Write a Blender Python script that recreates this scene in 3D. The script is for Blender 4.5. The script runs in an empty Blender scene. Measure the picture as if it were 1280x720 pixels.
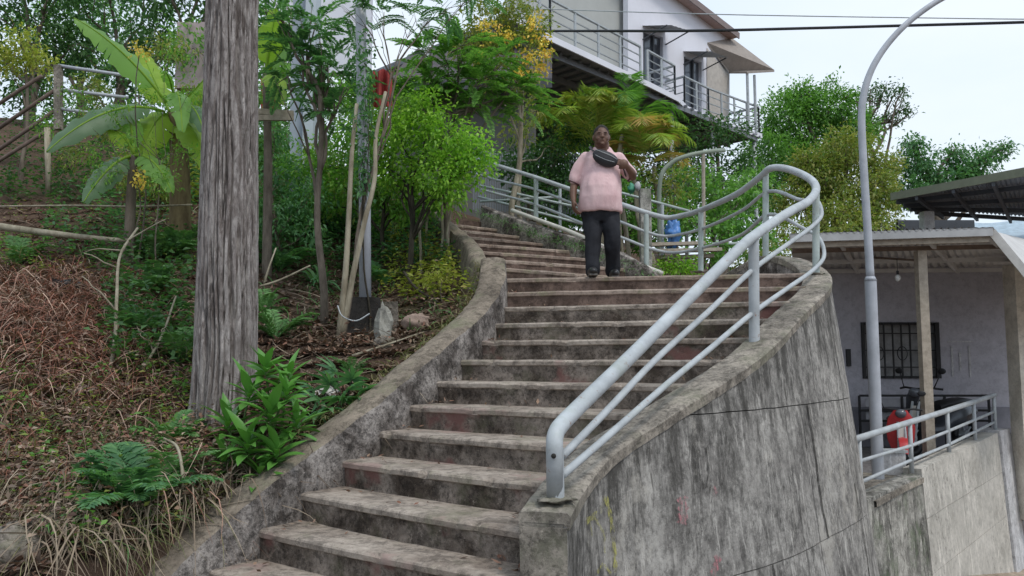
import bpy, math, random
import numpy as np
from mathutils import Vector, Matrix, noise as mnoise
rng = np.random.default_rng(7)
random.seed(7)
scene = bpy.context.scene
COL = scene.collection
# ------------------------------------------------------------------ camera
FPX, PITCH, CAMZ = 1004.0, math.atan(90 / 1004.0), 1.6
cd = bpy.data.cameras.new('camera'); cam = bpy.data.objects.new('camera', cd); COL.objects.link(cam)
cam.location = (0, 0, CAMZ); cam.rotation_euler = (math.pi / 2 + PITCH, 0, 0)
cd.sensor_width = 36; cd.lens = 36 * FPX / 1280; cd.clip_start = .05; cd.clip_end = 2000
scene.camera = cam
# ------------------------------------------------------------------ light
SUN_EL, SUN_AZ = math.radians(58), math.radians(140)     # azimuth clockwise from +Y
w = bpy.data.worlds.new('World'); scene.world = w; w.use_nodes = True
nt = w.node_tree; nt.nodes.clear()
N = nt.nodes.new
sky = N('ShaderNodeTexSky'); sky.sky_type = 'NISHITA'; sky.sun_disc = False
sky.sun_elevation = SUN_EL; sky.sun_rotation = SUN_AZ; sky.dust_density = 3
b1 = N('ShaderNodeBackground'); b1.inputs[1].default_value = .12; nt.links.new(sky.outputs[0], b1.inputs[0])
tc = N('ShaderNodeTexCoord'); mp = N('ShaderNodeMapping'); mp.inputs['Scale'].default_value = (1.2, 1.2, 3)
nz = N('ShaderNodeTexNoise'); nz.inputs['Scale'].default_value = 1.3; nz.inputs['Detail'].default_value = 6
cr_ = N('ShaderNodeValToRGB'); cr_.color_ramp.elements[0].position = .3; cr_.color_ramp.elements[1].position = .7
cr_.color_ramp.elements[0].color = (.62, .77, .95, 1); cr_.color_ramp.elements[1].color = (.86, .93, 1, 1)
b2 = N('ShaderNodeBackground'); b2.inputs[1].default_value = 1.0
mx = N('ShaderNodeMixShader'); mx.inputs[0].default_value = .9; out = N('ShaderNodeOutputWorld')
nt.links.new(tc.outputs['Generated'], mp.inputs[0]); nt.links.new(mp.outputs[0], nz.inputs['Vector'])
nt.links.new(nz.outputs['Fac'], cr_.inputs[0]); nt.links.new(cr_.outputs[0], b2.inputs[0])
nt.links.new(b1.outputs[0], mx.inputs[1]); nt.links.new(b2.outputs[0], mx.inputs[2]); nt.links.new(mx.outputs[0], out.inputs[0])
sd = bpy.data.lights.new('sun', 'SUN'); sd.energy = 1.3; sd.angle = math.radians(14); sd.color = (1, .95, .88)
sun = bpy.data.objects.new('sun', sd); COL.objects.link(sun)
sv = Vector((math.sin(SUN_AZ) * math.cos(SUN_EL), math.cos(SUN_AZ) * math.cos(SUN_EL), math.sin(SUN_EL)))
sun.rotation_euler = sv.to_track_quat('Z', 'Y').to_euler()
scene.view_settings.view_transform = 'Standard'; scene.view_settings.look = 'None'
scene.view_settings.exposure = .22; scene.view_settings.gamma = 1
scene.cycles.max_bounces = 9; scene.cycles.diffuse_bounces = 5; scene.cycles.transmission_bounces = 6; scene.cycles.transparent_max_bounces = 8
# ------------------------------------------------------------------ helpers
CP, SP = math.cos(PITCH), math.sin(PITCH)
def ray(px, py):
    a, b = px - 640, 360 - py
    return np.array([a, -b * SP + FPX * CP, b * CP + FPX * SP]) 
def P(px, py, y):
    d = ray(px, py); return np.array([0, 0, CAMZ]) + d * (y / d[1])
def Pz(px, py, z):
    d = ray(px, py); return np.array([0, 0, CAMZ]) + d * ((z - CAMZ) / d[2])
def V(*a): return np.array(a, float)
def nrm(v): v = np.asarray(v, float); return v / (np.linalg.norm(v) + 1e-12)
def crom(pts, n=8):
    p = [np.asarray(q, float) for q in pts]; p = [2 * p[0] - p[1]] + p + [2 * p[-1] - p[-2]]; o = []
    for i in range(1, len(p) - 2):
        for j in range(n):
            t = j / n; a, b, c, d = p[i - 1:i + 3]
            o.append(.5 * (2 * b + (c - a) * t + (2 * a - 5 * b + 4 * c - d) * t * t + (3 * b - a - 3 * c + d) * t ** 3))
    o.append(p[-2]); return np.array(o)
def link(o, parent=None):
    COL.objects.link(o)
    if parent is not None: o.parent = parent
    return o
def tag(o, label=None, cat=None, group=None, kind=None):
    for k, v in (('label', label), ('category', cat), ('group', group), ('kind', kind)):
        if v: o[k] = v
    return o
def thing(name, loc, label, cat, group=None):
    o = bpy.data.objects.new(name, None); o.location = tuple(float(c) for c in loc); COL.objects.link(o); o.empty_display_size = .1
    return tag(o, label, cat, group)
def wloc(o):
    v = V(0, 0, 0)
    while o is not None: v = v + np.array(o.location); o = o.parent
    return v
class MB:
    def __init__(s): s.v = []; s.f = []; s.m = []; s.uvn = 0
    def add(s, vs, fs, mi=0):
        n = len(s.v); s.v += [tuple(float(c) for c in q) for q in vs]
        for f in fs: s.f.append(tuple(i + n for i in f)); s.m.append(mi)
        return s
    def box(s, c, size, rz=0, mi=0, M=None):
        hx, hy, hz = [q / 2 for q in size]; c = np.asarray(c, float); vs = []
        ca, sa = math.cos(rz), math.sin(rz)
        for x in (-hx, hx):
            for y in (-hy, hy):
                for z in (-hz, hz):
                    vs.append(c + (V(x * ca - y * sa, x * sa + y * ca, z) if M is None else M @ V(x, y, z)))
        return s.add(vs, [(0, 1, 3, 2), (4, 6, 7, 5), (0, 4, 5, 1), (2, 3, 7, 6), (0, 2, 6, 4), (1, 5, 7, 3)], mi)
    def beam(s, a, b, wd, ht, mi=0, up=(0, 0, 1)):
        a, b = np.asarray(a, float), np.asarray(b, float); d = nrm(b - a); u = np.asarray(up, float)
        if abs(d @ u) > .97: u = V(0, 1, 0)
        sx = nrm(np.cross(d, u)); u = np.cross(sx, d)
        return s.box((a + b) / 2, (wd, np.linalg.norm(b - a), ht), mi=mi, M=np.stack([sx, d, u], 1))
    def tube(s, path, r, n=10, mi=0, cap=True, flat=1.0):
        p = np.asarray(path, float); m = len(p); r = np.full(m, r, float) if np.isscalar(r) else np.asarray(r, float)
        t = np.gradient(p, axis=0); t /= np.linalg.norm(t, axis=1)[:, None] + 1e-9
        u = V(0, 0, 1) if abs(t[0][2]) < .9 else V(1, 0, 0); u = nrm(u - t[0] * (u @ t[0])); vs = []
        for i in range(m):
            u = nrm(u - t[i] * (u @ t[i])); w_ = np.cross(t[i], u)
            for j in range(n):
                a = 2 * math.pi * j / n; vs.append(p[i] + r[i] * (math.cos(a) * u * flat + math.sin(a) * w_))
        fs = [(i * n + j, i * n + (j + 1) % n, (i + 1) * n + (j + 1) % n, (i + 1) * n + j) for i in range(m - 1) for j in range(n)]
        if cap: fs += [tuple(range(n))[::-1], tuple((m - 1) * n + j for j in range(n))]
        return s.add(vs, fs, mi)
    def grid(s, G, mi=0, flip=False):
        G = np.asarray(G); a, b = G.shape[:2]; fs = []
        for i in range(a - 1):
            for j in range(b - 1):
                q = (i * b + j, (i + 1) * b + j, (i + 1) * b + j + 1, i * b + j + 1); fs.append(q[::-1] if flip else q)
        return s.add(G.reshape(-1, 3), fs, mi)
    def ball(s, c, r, n=10, m=7, mi=0, jit=0):
        r = np.full(3, r, float) if np.isscalar(r) else np.asarray(r, float); vs = []; c = np.asarray(c, float)
        for i in range(m + 1):
            th = math.pi * i / m
            for j in range(n):
                a = 2 * math.pi * j / n; q = V(math.sin(th) * math.cos(a), math.sin(th) * math.sin(a), math.cos(th))
                k = 1 + (jit * mnoise.noise(Vector(tuple(q * 2.1 + c))) if jit else 0); vs.append(c + q * r * k)
        return s.add(vs, [(i * n + j, (i + 1) * n + j, (i + 1) * n + (j + 1) % n, i * n + (j + 1) % n) for i in range(m) for j in range(n)], mi)
    def poly(s, pts, z0, z1, mi=0):
        n = len(pts); vs = [(p[0], p[1], z0) for p in pts] + [(p[0], p[1], z1) for p in pts]
        return s.add(vs, [tuple(range(n))[::-1], tuple(range(n, 2 * n))] + [(i, (i + 1) % n, n + (i + 1) % n, n + i) for i in range(n)], mi)
    def build(s, name, mats, parent=None, smooth=False, auto=None):
        off = wloc(parent) if parent is not None else V(0, 0, 0)
        me = bpy.data.meshes.new(name); me.from_pydata([tuple(np.array(q) - off) for q in s.v], [], s.f)
        mats = mats if isinstance(mats, (list, tuple)) else [mats]
        for m in mats: me.materials.append(m)
        if len(mats) > 1: me.polygons.foreach_set('material_index', s.m)
        if smooth: me.polygons.foreach_set('use_smooth', [True] * len(me.polygons))
        me.validate(); me.update()
        if auto:
            try: me.set_sharp_from_angle(angle=math.radians(auto))
            except Exception: pass
        return link(bpy.data.objects.new(name, me), parent)
def np_mesh(name, verts, faces, mat, parent=None, smooth=False):
    """verts (n,3), faces (m,k) same k"""
    off = wloc(parent) if parent is not None else V(0, 0, 0)
    me = bpy.data.meshes.new(name); v = (np.asarray(verts) - off).astype(np.float32); f = np.asarray(faces, np.int32)
    me.vertices.add(len(v)); me.vertices.foreach_set('co', v.ravel()); k = f.shape[1]
    me.loops.add(f.size); me.loops.foreach_set('vertex_index', f.ravel())
    me.polygons.add(len(f)); me.polygons.foreach_set('loop_start', np.arange(len(f), dtype=np.int32) * k)
    me.polygons.foreach_set('loop_total', np.full(len(f), k, np.int32))
    if smooth: me.polygons.foreach_set('use_smooth', np.ones(len(f), bool))
    me.materials.append(mat); me.update(calc_edges=True)
    return link(bpy.data.objects.new(name, me), parent)
class Leaves:
    """many small folded leaves gathered into one foliage mesh"""
    def __init__(s): s.a = []
    def add(s, pos, d, up, ln, wd):
        pos = np.atleast_2d(pos); n = len(pos)
        s.a.append((pos, np.broadcast_to(d, (n, 3)), np.broadcast_to(up, (n, 3)), np.broadcast_to(ln, (n,)), np.broadcast_to(wd, (n,)))); return s
    def build(s, name, mat, parent=None, six=False, droop=.15):
        p, d, u, l, w_ = [np.concatenate([q[i] for q in s.a]) for i in range(5)]
        d = d / (np.linalg.norm(d, axis=1)[:, None] + 1e-9); sd_ = np.cross(d, u); sd_ /= np.linalg.norm(sd_, axis=1)[:, None] + 1e-9
        nn = np.cross(sd_, d); l = l[:, None]; w_ = w_[:, None] / 2; n = len(p)
        dz = V(0, 0, -1)
        tip = p + d * l + dz * l * droop
        if six:
            L1 = p + d * l * .3 - sd_ * w_ + nn * w_ * .35; L2 = p + d * l * .68 - sd_ * w_ * .8 + nn * w_ * .3 + dz * l * droop * .4
            R1 = p + d * l * .3 + sd_ * w_ + nn * w_ * .35; R2 = p + d * l * .68 + sd_ * w_ * .8 + nn * w_ * .3 + dz * l * droop * .4
            v = np.stack([p, L1, L2, tip, R2, R1], 1).reshape(-1, 3); b = np.arange(n)[:, None] * 6
            f = np.concatenate([b + V(0, 3, 2, 1).astype(int), b + V(0, 5, 4, 3).astype(int)])
        else:
            L = p + d * l * .45 - sd_ * w_ + nn * w_ * .3; R = p + d * l * .45 + sd_ * w_ + nn * w_ * .3
            v = np.stack([p, L, tip, R], 1).reshape(-1, 3); b = np.arange(n)[:, None] * 4
            f = np.concatenate([b + V(0, 2, 1).astype(int), b + V(0, 3, 2).astype(int)])
        return np_mesh(name, v, f, mat, parent)
def ribbons(name, base, d, ln, wd, droop, mat, parent=None, segs=4, curl=.15):
    n = len(base); d = d / (np.linalg.norm(d, axis=1)[:, None] + 1e-9); t = np.linspace(0, 1, segs + 1)[None, :, None]
    ln = np.broadcast_to(ln, (n,))[:, None, None]; wd = np.broadcast_to(wd, (n,))[:, None, None]; dr = np.broadcast_to(droop, (n,))[:, None, None]
    c = base[:, None] + d[:, None] * ln * t + V(0, 0, -1) * ln * dr * t ** 2 + rng.normal(0, 1, (n, 1, 3)) * ln * curl * t * (1 - t) * 2
    sd_ = np.cross(d, V(0, 0, 1) + rng.normal(0, .3, (n, 3))); sd_ /= np.linalg.norm(sd_, axis=1)[:, None] + 1e-9
    wv = sd_[:, None] * wd * (1 - t ** 2 * .85) / 2
    v = np.stack([c - wv, c + wv], 2).reshape(-1, 3); k = 2 * (segs + 1)
    b = (np.arange(n) * k)[:, None, None] + (np.arange(segs) * 2)[None, :, None]; f = (b + np.array([0, 1, 3, 2])).reshape(-1, 4)
    return np_mesh(name, v, f, mat, parent)
# ------------------------------------------------------------------ materials
def lk(nt, a, b): nt.links.new(a, b)
class NT:
    def __init__(s, name, rough=.8, spec=.3):
        s.m = bpy.data.materials.new(name); s.m.use_nodes = True; s.nt = s.m.node_tree
        s.b = s.nt.nodes['Principled BSDF']; s.b.inputs['Roughness'].default_value = rough; s.b.inputs['Specular IOR Level'].default_value = spec
        s.pos = None
    def n(s, t): return s.nt.nodes.new(t)
    def noise(s, scale, sc=(1, 1, 1), detail=5, rough=.6, dist=0, obj=False):
        if obj: src = s.n('ShaderNodeTexCoord').outputs['Object']
        else: src = s.n('ShaderNodeNewGeometry').outputs['Position']
        mp = s.n('ShaderNodeMapping'); mp.inputs['Scale'].default_value = sc; lk(s.nt, src, mp.inputs[0])
        t = s.n('ShaderNodeTexNoise'); t.inputs['Scale'].default_value = scale; t.inputs['Detail'].default_value = detail
        t.inputs['Roughness'].default_value = rough; t.inputs['Distortion'].default_value = dist; lk(s.nt, mp.outputs[0], t.inputs['Vector'])
        return t.outputs['Fac']
    def ramp(s, fac, stops):
        r = s.n('ShaderNodeValToRGB'); e = r.color_ramp.elements
        while len(e) < len(stops): e.new(.5)
        for q, (p, c) in zip(e, stops): q.position = p; q.color = (c, c, c, 1) if np.isscalar(c) else (*c, 1)
        lk(s.nt, fac, r.inputs[0]); return r.outputs[0]
    def mix(s, fac, a, b, mode='MIX'):
        x = s.n('ShaderNodeMix'); x.data_type = 'RGBA'; x.blend_type = mode
        for i, v in ((0, fac), (6, a), (7, b)):
            if isinstance(v, bpy.types.NodeSocket): lk(s.nt, v, x.inputs[i])
            else: x.inputs[i].default_value = v if i == 0 else (*v, 1)
        return x.outputs[2]
    def bump(s, h, strength=.4, dist=.02):
        b = s.n('ShaderNodeBump'); b.inputs['Strength'].default_value = strength; b.inputs['Distance'].default_value = dist
        lk(s.nt, h, b.inputs['Height']); lk(s.nt, b.outputs[0], s.b.inputs['Normal'])
    def out(s, col):
        if isinstance(col, bpy.types.NodeSocket): lk(s.nt, col, s.b.inputs['Base Color'])
        else: s.b.inputs['Base Color'].default_value = (*col, 1)
        return s.m
def concrete(name, light, dark, streak=0, drip=False, moss=None, patch=None, stain=(.35, .62), speck=.5, bump=.5, rough=.9, scale=1.0):
    t = NT(name, rough, .2); c = t.mix(t.ramp(t.noise(1.7 * scale, detail=9, rough=.7, dist=.3), [(stain[0], 0), (stain[1], 1)]), dark, light)
    fine = t.noise(22 * scale, detail=8, rough=.75)
    c = t.mix(min(1, speck * 1.1), c, t.ramp(t.noise(6.5 * scale, detail=12, rough=.82, dist=.2), [(.44, .42), (.50, .95), (.60, 1.12)]), 'MULTIPLY')
    c = t.mix(t.ramp(t.noise(11 * scale, (1, 1, 1), 12, .85), [(.585, 0), (.62, .55 * speck)]), c, tuple(min(1, q * 1.45 + .02) for q in light))
    c = t.mix(speck, c, t.ramp(fine, [(.34, .2), (.47, .9), (.75, 1.25)]), 'MULTIPLY')
    if streak:
        gate = t.ramp(t.noise(1.3, (1, 1, .7), 5, .65, .4), [(.40, .1), (.62, 1)])
        s1 = t.ramp(t.noise(3.0, (3.2, 3.2, .55), 12, .82, .4), [(.42, .12), (.52, 1)]); c = t.mix(t.mix(1., (streak,) * 3, gate, 'MULTIPLY'), c, s1, 'MULTIPLY')
        s2 = t.ramp(t.noise(6.0, (2, 2, .4), 12, .85, .4), [(.53, 0), (.60, .7)]); c = t.mix(s2, c, tuple(min(1, q * 1.35) for q in light))
        s3 = t.ramp(t.noise(16, (1, 1, .6), 8, .85), [(.36, .85), (.47, 0)]); c = t.mix(t.mix(1., s3, gate, 'MULTIPLY'), c, (.045, .042, .038))
    if drip:   # black algae runs that start under the coping and thin out downwards
        at = t.n('ShaderNodeAttribute'); at.attribute_name = 'below_coping'; mm = t.n('ShaderNodeMath'); mm.operation = 'MULTIPLY_ADD'; lk(t.nt, at.outputs['Fac'], mm.inputs[0]); mm.inputs[1].default_value = .16
        lk(t.nt, t.noise(2.6, (2.4, 2.4, .5), 12, .8, .4), mm.inputs[2]); c = t.mix(t.ramp(mm.outputs[0], [(.47, .85), (.60, 0)]), c, (.05, .047, .042))
        c = t.mix(t.ramp(t.noise(1.1, (1, 1, .8), 10, .8), [(.56, 0), (.62, .55)]), c, (.50, .47, .42))
    if moss: c = t.mix(t.ramp(t.noise(2.3, detail=8, rough=.75), [(.52, 0), (.68, .75)]), c, moss)
    if patch: c = t.mix(t.ramp(t.noise(1.9, (1, 1, 1), 4, .55), [(.60, 0), (.66, .85)]), c, patch)
    t.bump(t.mix(.5, t.noise(8 * scale, detail=9, rough=.8), fine), bump, .03)
    return t.out(c)
def plain(name, c, rough=.6, spec=.3, metal=0, var=.15, bump=0, scale=6):
    t = NT(name, rough, spec); t.b.inputs['Metallic'].default_value = metal
    f = t.noise(scale, detail=6, rough=.7)
    col = t.mix(t.ramp(f, [(.3, 0), (.7, 1)]), tuple(q * (1 - var) for q in c), tuple(min(1, q * (1 + var)) for q in c))
    if bump: t.bump(t.noise(scale * 5, detail=5), bump, .01)
    return t.out(col)
def leafmat(name, cols, rough=.5, trans=.42, spec=.35):
    t = NT(name, rough, spec); g = t.n('ShaderNodeNewGeometry'); k = len(cols)
    c = t.ramp(g.outputs['Random Per Island'], [(i / max(1, k - 1), tuple(min(.85, v * 1.3) for v in q)) for i, q in enumerate(cols)])
    c = t.mix(.35, c, t.ramp(t.noise(1.3, detail=3), [(.3, .6), (.7, 1.45)]), 'MULTIPLY')
    t.out(c); tr = t.n('ShaderNodeBsdfTranslucent'); lk(t.nt, t.mix(1., c, (1.0, 1.15, .6), 'MULTIPLY'), tr.inputs[0])
    mx = t.n('ShaderNodeMixShader'); mx.inputs[0].default_value = trans; o = t.nt.nodes['Material Output']
    lk(t.nt, t.b.outputs[0], mx.inputs[1]); lk(t.nt, tr.outputs[0], mx.inputs[2]); lk(t.nt, mx.outputs[0], o.inputs[0]); return t.m
M = {}
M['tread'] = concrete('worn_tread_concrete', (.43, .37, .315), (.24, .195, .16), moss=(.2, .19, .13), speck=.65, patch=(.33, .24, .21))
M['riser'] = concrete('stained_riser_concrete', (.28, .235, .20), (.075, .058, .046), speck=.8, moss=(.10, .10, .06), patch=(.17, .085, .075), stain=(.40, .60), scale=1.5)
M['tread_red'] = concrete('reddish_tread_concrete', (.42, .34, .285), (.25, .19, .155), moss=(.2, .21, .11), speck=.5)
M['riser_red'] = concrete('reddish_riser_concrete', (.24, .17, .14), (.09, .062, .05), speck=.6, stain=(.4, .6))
M['wall'] = concrete('streaked_retaining_wall_concrete', (.44, .42, .39), (.17, .16, .15), streak=.8, drip=True, speck=.6, bump=.6)
M['coping'] = concrete('coping_concrete', (.40, .355, .30), (.19, .17, .145), moss=(.17, .17, .12), speck=.75, stain=(.38,.6), scale=1.6)
M['parapet'] = concrete('mossy_parapet_concrete', (.31, .26, .205), (.175, .145, .115), moss=(.19, .20, .12), speck=.7, bump=.9)
M['parapet_face'] = concrete('rough_plaster', (.44, .40, .37), (.11, .095, .085), speck=.9, bump=1, stain=(.42, .6), scale=2)
M['groove'] = plain('dark_joint', (.03, .028, .025), .95)
def railpaint(name, c):
    t = NT(name, .5, .35); k = t.mix(t.ramp(t.noise(6, detail=6), [(.3, 0), (.7, 1)]), tuple(q * .78 for q in c), tuple(min(1, q * 1.15) for q in c))
    k = t.mix(t.ramp(t.noise(30, detail=8, rough=.8), [(.30, .8), (.40, 0)]), k, (.20, .17, .14)); k = t.mix(t.ramp(t.noise(14, detail=8, rough=.75), [(.61, 0), (.67, .85)]), k, (.24, .12, .07))
    k = t.mix(t.ramp(t.noise(4, (1, 1, 1), 5), [(.55, 0), (.75, .5)]), k, (.30, .34, .27)); t.bump(t.noise(40, detail=6), .25, .006); return t.out(k)
M['galv'] = railpaint('grey_railing_paint', (.43, .46, .48)); M['galv_g'] = railpaint('pale_green_railing_paint', (.41, .47, .45))
# ------------------------------------------------------------------ stair geometry (plan)
RISE = .178
Lk = {0: (140, 4.2), 1: (208, 4.55), 2: (270, 4.9), 3: (328, 5.2), 4: (380, 5.5), 5: (430, 5.8), 6: (475, 6.1), 7: (512, 6.4), 8: (545, 6.75),
      9: (575, 7.1), 10: (600, 7.5), 11: (618, 7.85), 12: (628, 8.15), 13: (632, 8.45), 14: (632, 8.75), 15: (605, 9.15), 16: (600, 9.8), 17: (592, 10.4),
      18: (580, 10.9), 19: (570, 11.4), 20: (560, 11.9), 21: (550, 12.4), 22: (542, 12.9)}
Rk = {0: (646, 3.2), 1: (646, 3.48), 2: (648, 3.75), 3: (650, 4.0), 4: (655, 4.3), 5: (690, 4.65), 6: (735, 5.0), 7: (790, 5.35), 8: (850, 5.7),
      9: (900, 6.1), 10: (935, 6.5), 11: (960, 6.9), 12: (980, 7.3), 13: (1000, 7.75), 14: (1008, 8.2), 15: (820, 10.6), 16: (785, 10.9), 17: (750, 11.3),
      18: (715, 11.7), 19: (680, 12.2), 20: (650, 12.6), 21: (622, 13.0), 22: (600, 13.4)}
def plan(px, y): return V((px - 640) * y / FPX, y)
LP = {k: plan(*v) for k, v in Lk.items()}; RP = {k: plan(*v) for k, v in Rk.items()}
YL = np.array([LP[k][1] for k in range(23)]); YR = np.array([RP[k][1] for k in range(23)])
XL = np.array([LP[k][0] for k in range(23)]); XR = np.array([RP[k][0] for k in range(23)])
# ------------------------------------------------------------------ terrain
ctrl = []
def cpx(px, py, y): ctrl.append(P(px, py, y))
def cxyz(x, y, z): ctrl.append(V(x, y, z))
for a in [(265, 535, 6.6), (455, 420, 8.5), (520, 404, 8.6), (560, 378, 9.3), (582, 352, 9.4), (500, 340, 11), (420, 345, 11.3), (340, 360, 10.2), (400, 440, 7.8),
          (450, 470, 7.3), (350, 500, 6.5), (345, 592, 5.85), (440, 532, 6.5), (540, 450, 7.5), (580, 392, 8.25), (250, 660, 5.1), (200, 708, 4.75), (100, 610, 5.2), (0, 455, 7),
          (100, 405, 8), (0, 300, 11), (150, 300, 10.8), (50, 252, 12.5), (200, 245, 12.5), (300, 300, 11.5), (545, 300, 11.4), (520, 275, 12.9), (0, 705, 4.3), (-200, 700, 4.3), (60, 690, 4.3)]: cpx(*a)
for a in [(-4, 3.2, .1), (-1.7, 3.8, .0), (0, 3, 0), (-3, 1, 0), (2, 1, 0), (0, -3, 0), (-8, -3, 0), (2, 11.6, 2.35), (3.2, 10.5, 2.3), (3.3, 8.5, 2.2), (1.6, 12.3, 2.7), (.6, 13.4, 3.3), (-.4, 14.6, 3.9), (-1.2, 13.6, 3.9), (3, 14, 2.5),
          (0, 18, 4.6), (-4, 16, 5.4), (-10, 16, 6.2), (4, 20, 4), (9, 26, 3.5), (-15, 8, 5), (-20, 25, 9), (0, 35, 8), (20, 40, 5), (40, 30, 1), (15, 60, 5), (-60, 60, 14), (60, 90, 2), (0, 100, 12), (-60, 0, 8), (10, 16, 1.5), (40, -10, -3), (-30, -30, 3), (0, -60, 0), (60, -60, -4), (-60, 120, 14), (90, 30, 0)]: cxyz(*a)
C_ = np.array(ctrl)
def tps(r2): return r2 * np.log(r2 + 1e-9) * .5
_n = len(C_); _d = C_[:, None, :2] - C_[None, :, :2]; _A = np.zeros((_n + 3, _n + 3)); _A[:_n, :_n] = tps((_d ** 2).sum(2)) + np.eye(_n) * .02
_A[:_n, _n] = 1; _A[:_n, _n + 1:] = C_[:, :2]; _A[_n:, :_n] = _A[:_n, _n:].T
_w = np.linalg.solve(_A, np.concatenate([C_[:, 2], [0, 0, 0]]))
def hill(x, y):
    x = np.atleast_1d(np.asarray(x, float)); y = np.atleast_1d(np.asarray(y, float)); sh = x.shape; x = x.ravel(); y = y.ravel(); o = np.zeros(len(x))
    for i in range(0, len(x), 20000):
        xx, yy = x[i:i + 20000], y[i:i + 20000]; r2 = (xx[:, None] - C_[:, 0]) ** 2 + (yy[:, None] - C_[:, 1]) ** 2
        o[i:i + 20000] = tps(r2) @ _w[:_n] + _w[_n] + _w[_n + 1] * xx + _w[_n + 2] * yy
    b = np.sin(x * 3.1 + y * 1.7) * np.sin(y * 2.3 - x * 1.1) * .03 + np.sin(x * 7.3 + 1) * np.sin(y * 6.1) * .018
    return (o + b * np.clip((y - 3.6) / 1, 0, 1)).reshape(sh)
def bound(y): return np.interp(y, [4, 4.65, 5.35, 6.1, 6.9, 7.75, 8.2, 9, 12, 13.5, 20, 30, 60], [.2, .37, .95, 1.72, 2.35, 2.93, 3.14, 3.12, 3.3, 3.4, 6, 9, 20])
def low(x, y): return np.clip(-.23 * (x - 1), -1.42, 0)
def ground(x, y):
    x = np.atleast_1d(np.asarray(x, float)); y = np.atleast_1d(np.asarray(y, float)); z = hill(x, y)
    z = np.where(y < 4, z * np.clip((-x - 1.6) / .8, 0, 1), z)
    t = np.clip((x - bound(y)) / .15, 0, 1)
    lo = np.where(y > 13.5, np.clip(low(x, y) + (y - 13.5) * .35, -2, 2.2), low(x, y))
    return np.where(x > bound(y), lo * t + z * (1 - t), z)
def stair_z(x, y):
    """z of the stairs at a point inside them, else nan"""
    x = np.atleast_1d(x); y = np.atleast_1d(y); best = np.full(x.shape, np.nan)
    for k in range(22):
        xl, yl, xr, yr = XL[k], YL[k], XR[k], YR[k]; t = (x - xl) / (xr - xl); yn = yl + t * (yr - yl)
        ok = (t > -.05) & (t < 1.12) & (y > yn - .05); best = np.where(ok, k * RISE, best)
    xin = np.interp(y, YL, XL); best = np.where((x > xin - .1) & (x < np.minimum(bound(y), np.where(y > 10.7, np.interp(y, YR, XR) + .1, 99))) & (y < 13.2), best, np.nan)
    return best
def axis(segs):
    o = []
    for a, b, s in segs: o += list(np.arange(a, b, s))
    return np.array(o + [segs[-1][1]])
gx = axis([(-260, -60, 25), (-60, -14, 3), (-14, -8, .4), (-8, 4, .11), (4, 14, .4), (14, 60, 4), (60, 260, 25)])
gy = axis([(-200, -20, 30), (-20, 2, 2), (2, 14.5, .11), (14.5, 20, .4), (20, 60, 3), (60, 400, 30)])
XX, YY = np.meshgrid(gx, gy, indexing='ij'); ZZ = ground(XX, YY)
far = np.clip((np.hypot(XX, YY - 10) - 60) / 60, 0, 1); ZZ = ZZ * (1 - far) + far * 2
for _ in range(1):
    sz = stair_z(XX.ravel(), YY.ravel()).reshape(XX.shape); ZZ = np.where(np.isnan(sz), ZZ, np.minimum(ZZ, sz - .35))
a_, b_ = XX.shape; idx = np.arange(a_ * b_).reshape(a_, b_)
fs = np.stack([idx[:-1, :-1], idx[1:, :-1], idx[1:, 1:], idx[:-1, 1:]], -1).reshape(-1, 4)
t = NT('hillside_soil', .95, .15)
c = t.mix(t.ramp(t.noise(2.2, detail=9, rough=.75), [(.35, 0), (.65, 1)]), (.075, .05, .036), (.16, .105, .075))
c = t.mix(t.ramp(t.noise(30, detail=6, rough=.8), [(.45, 0), (.7, .8)]), c, (.22, .15, .11))
c = t.mix(t.ramp(t.noise(.9, detail=6), [(.55, 0), (.65, .5)]), c, (.06, .08, .03))
t.bump(t.noise(14, detail=9, rough=.8), 1, .06); M['soil'] = t.out(c)
tag(np_mesh('hillside_ground', np.stack([XX, YY, ZZ], -1).reshape(-1, 3), fs, M['soil'], smooth=True), kind='structure')
M['street'] = concrete('street_concrete', (.33, .30, .27), (.18, .16, .14), speck=.5)
M['dirt'] = concrete('pale_dirt', (.45, .37, .29), (.28, .22, .17), speck=.5)
# ground lane to the right of the retaining wall, and the street the camera stands on: sheets over the hillside mesh
g = np.linspace(0, 1, 26)
def sheet(name, x0, x1, y0, y1, nx, ny, dz, mat, fn=ground):
    X, Y = np.meshgrid(np.linspace(x0, x1, nx), np.linspace(y0, y1, ny), indexing='ij'); Z = fn(X, Y) + dz
    mb = MB().grid(np.stack([X, Y, Z], -1), flip=True)
    return tag(mb.build(name, mat, smooth=True), kind='structure')
sheet('street', -7, 5.5, -12, 3.15, 20, 20, .012, M['street'], lambda x, y: np.where(y < 3.2, np.maximum(ground(x, y), low(x, y)), 0))
sheet('dirt_lane', 3.9, 12, 3.2, 13.2, 40, 40, .02, M['dirt'], lambda x, y: low(x, y) * 1.0)
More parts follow.
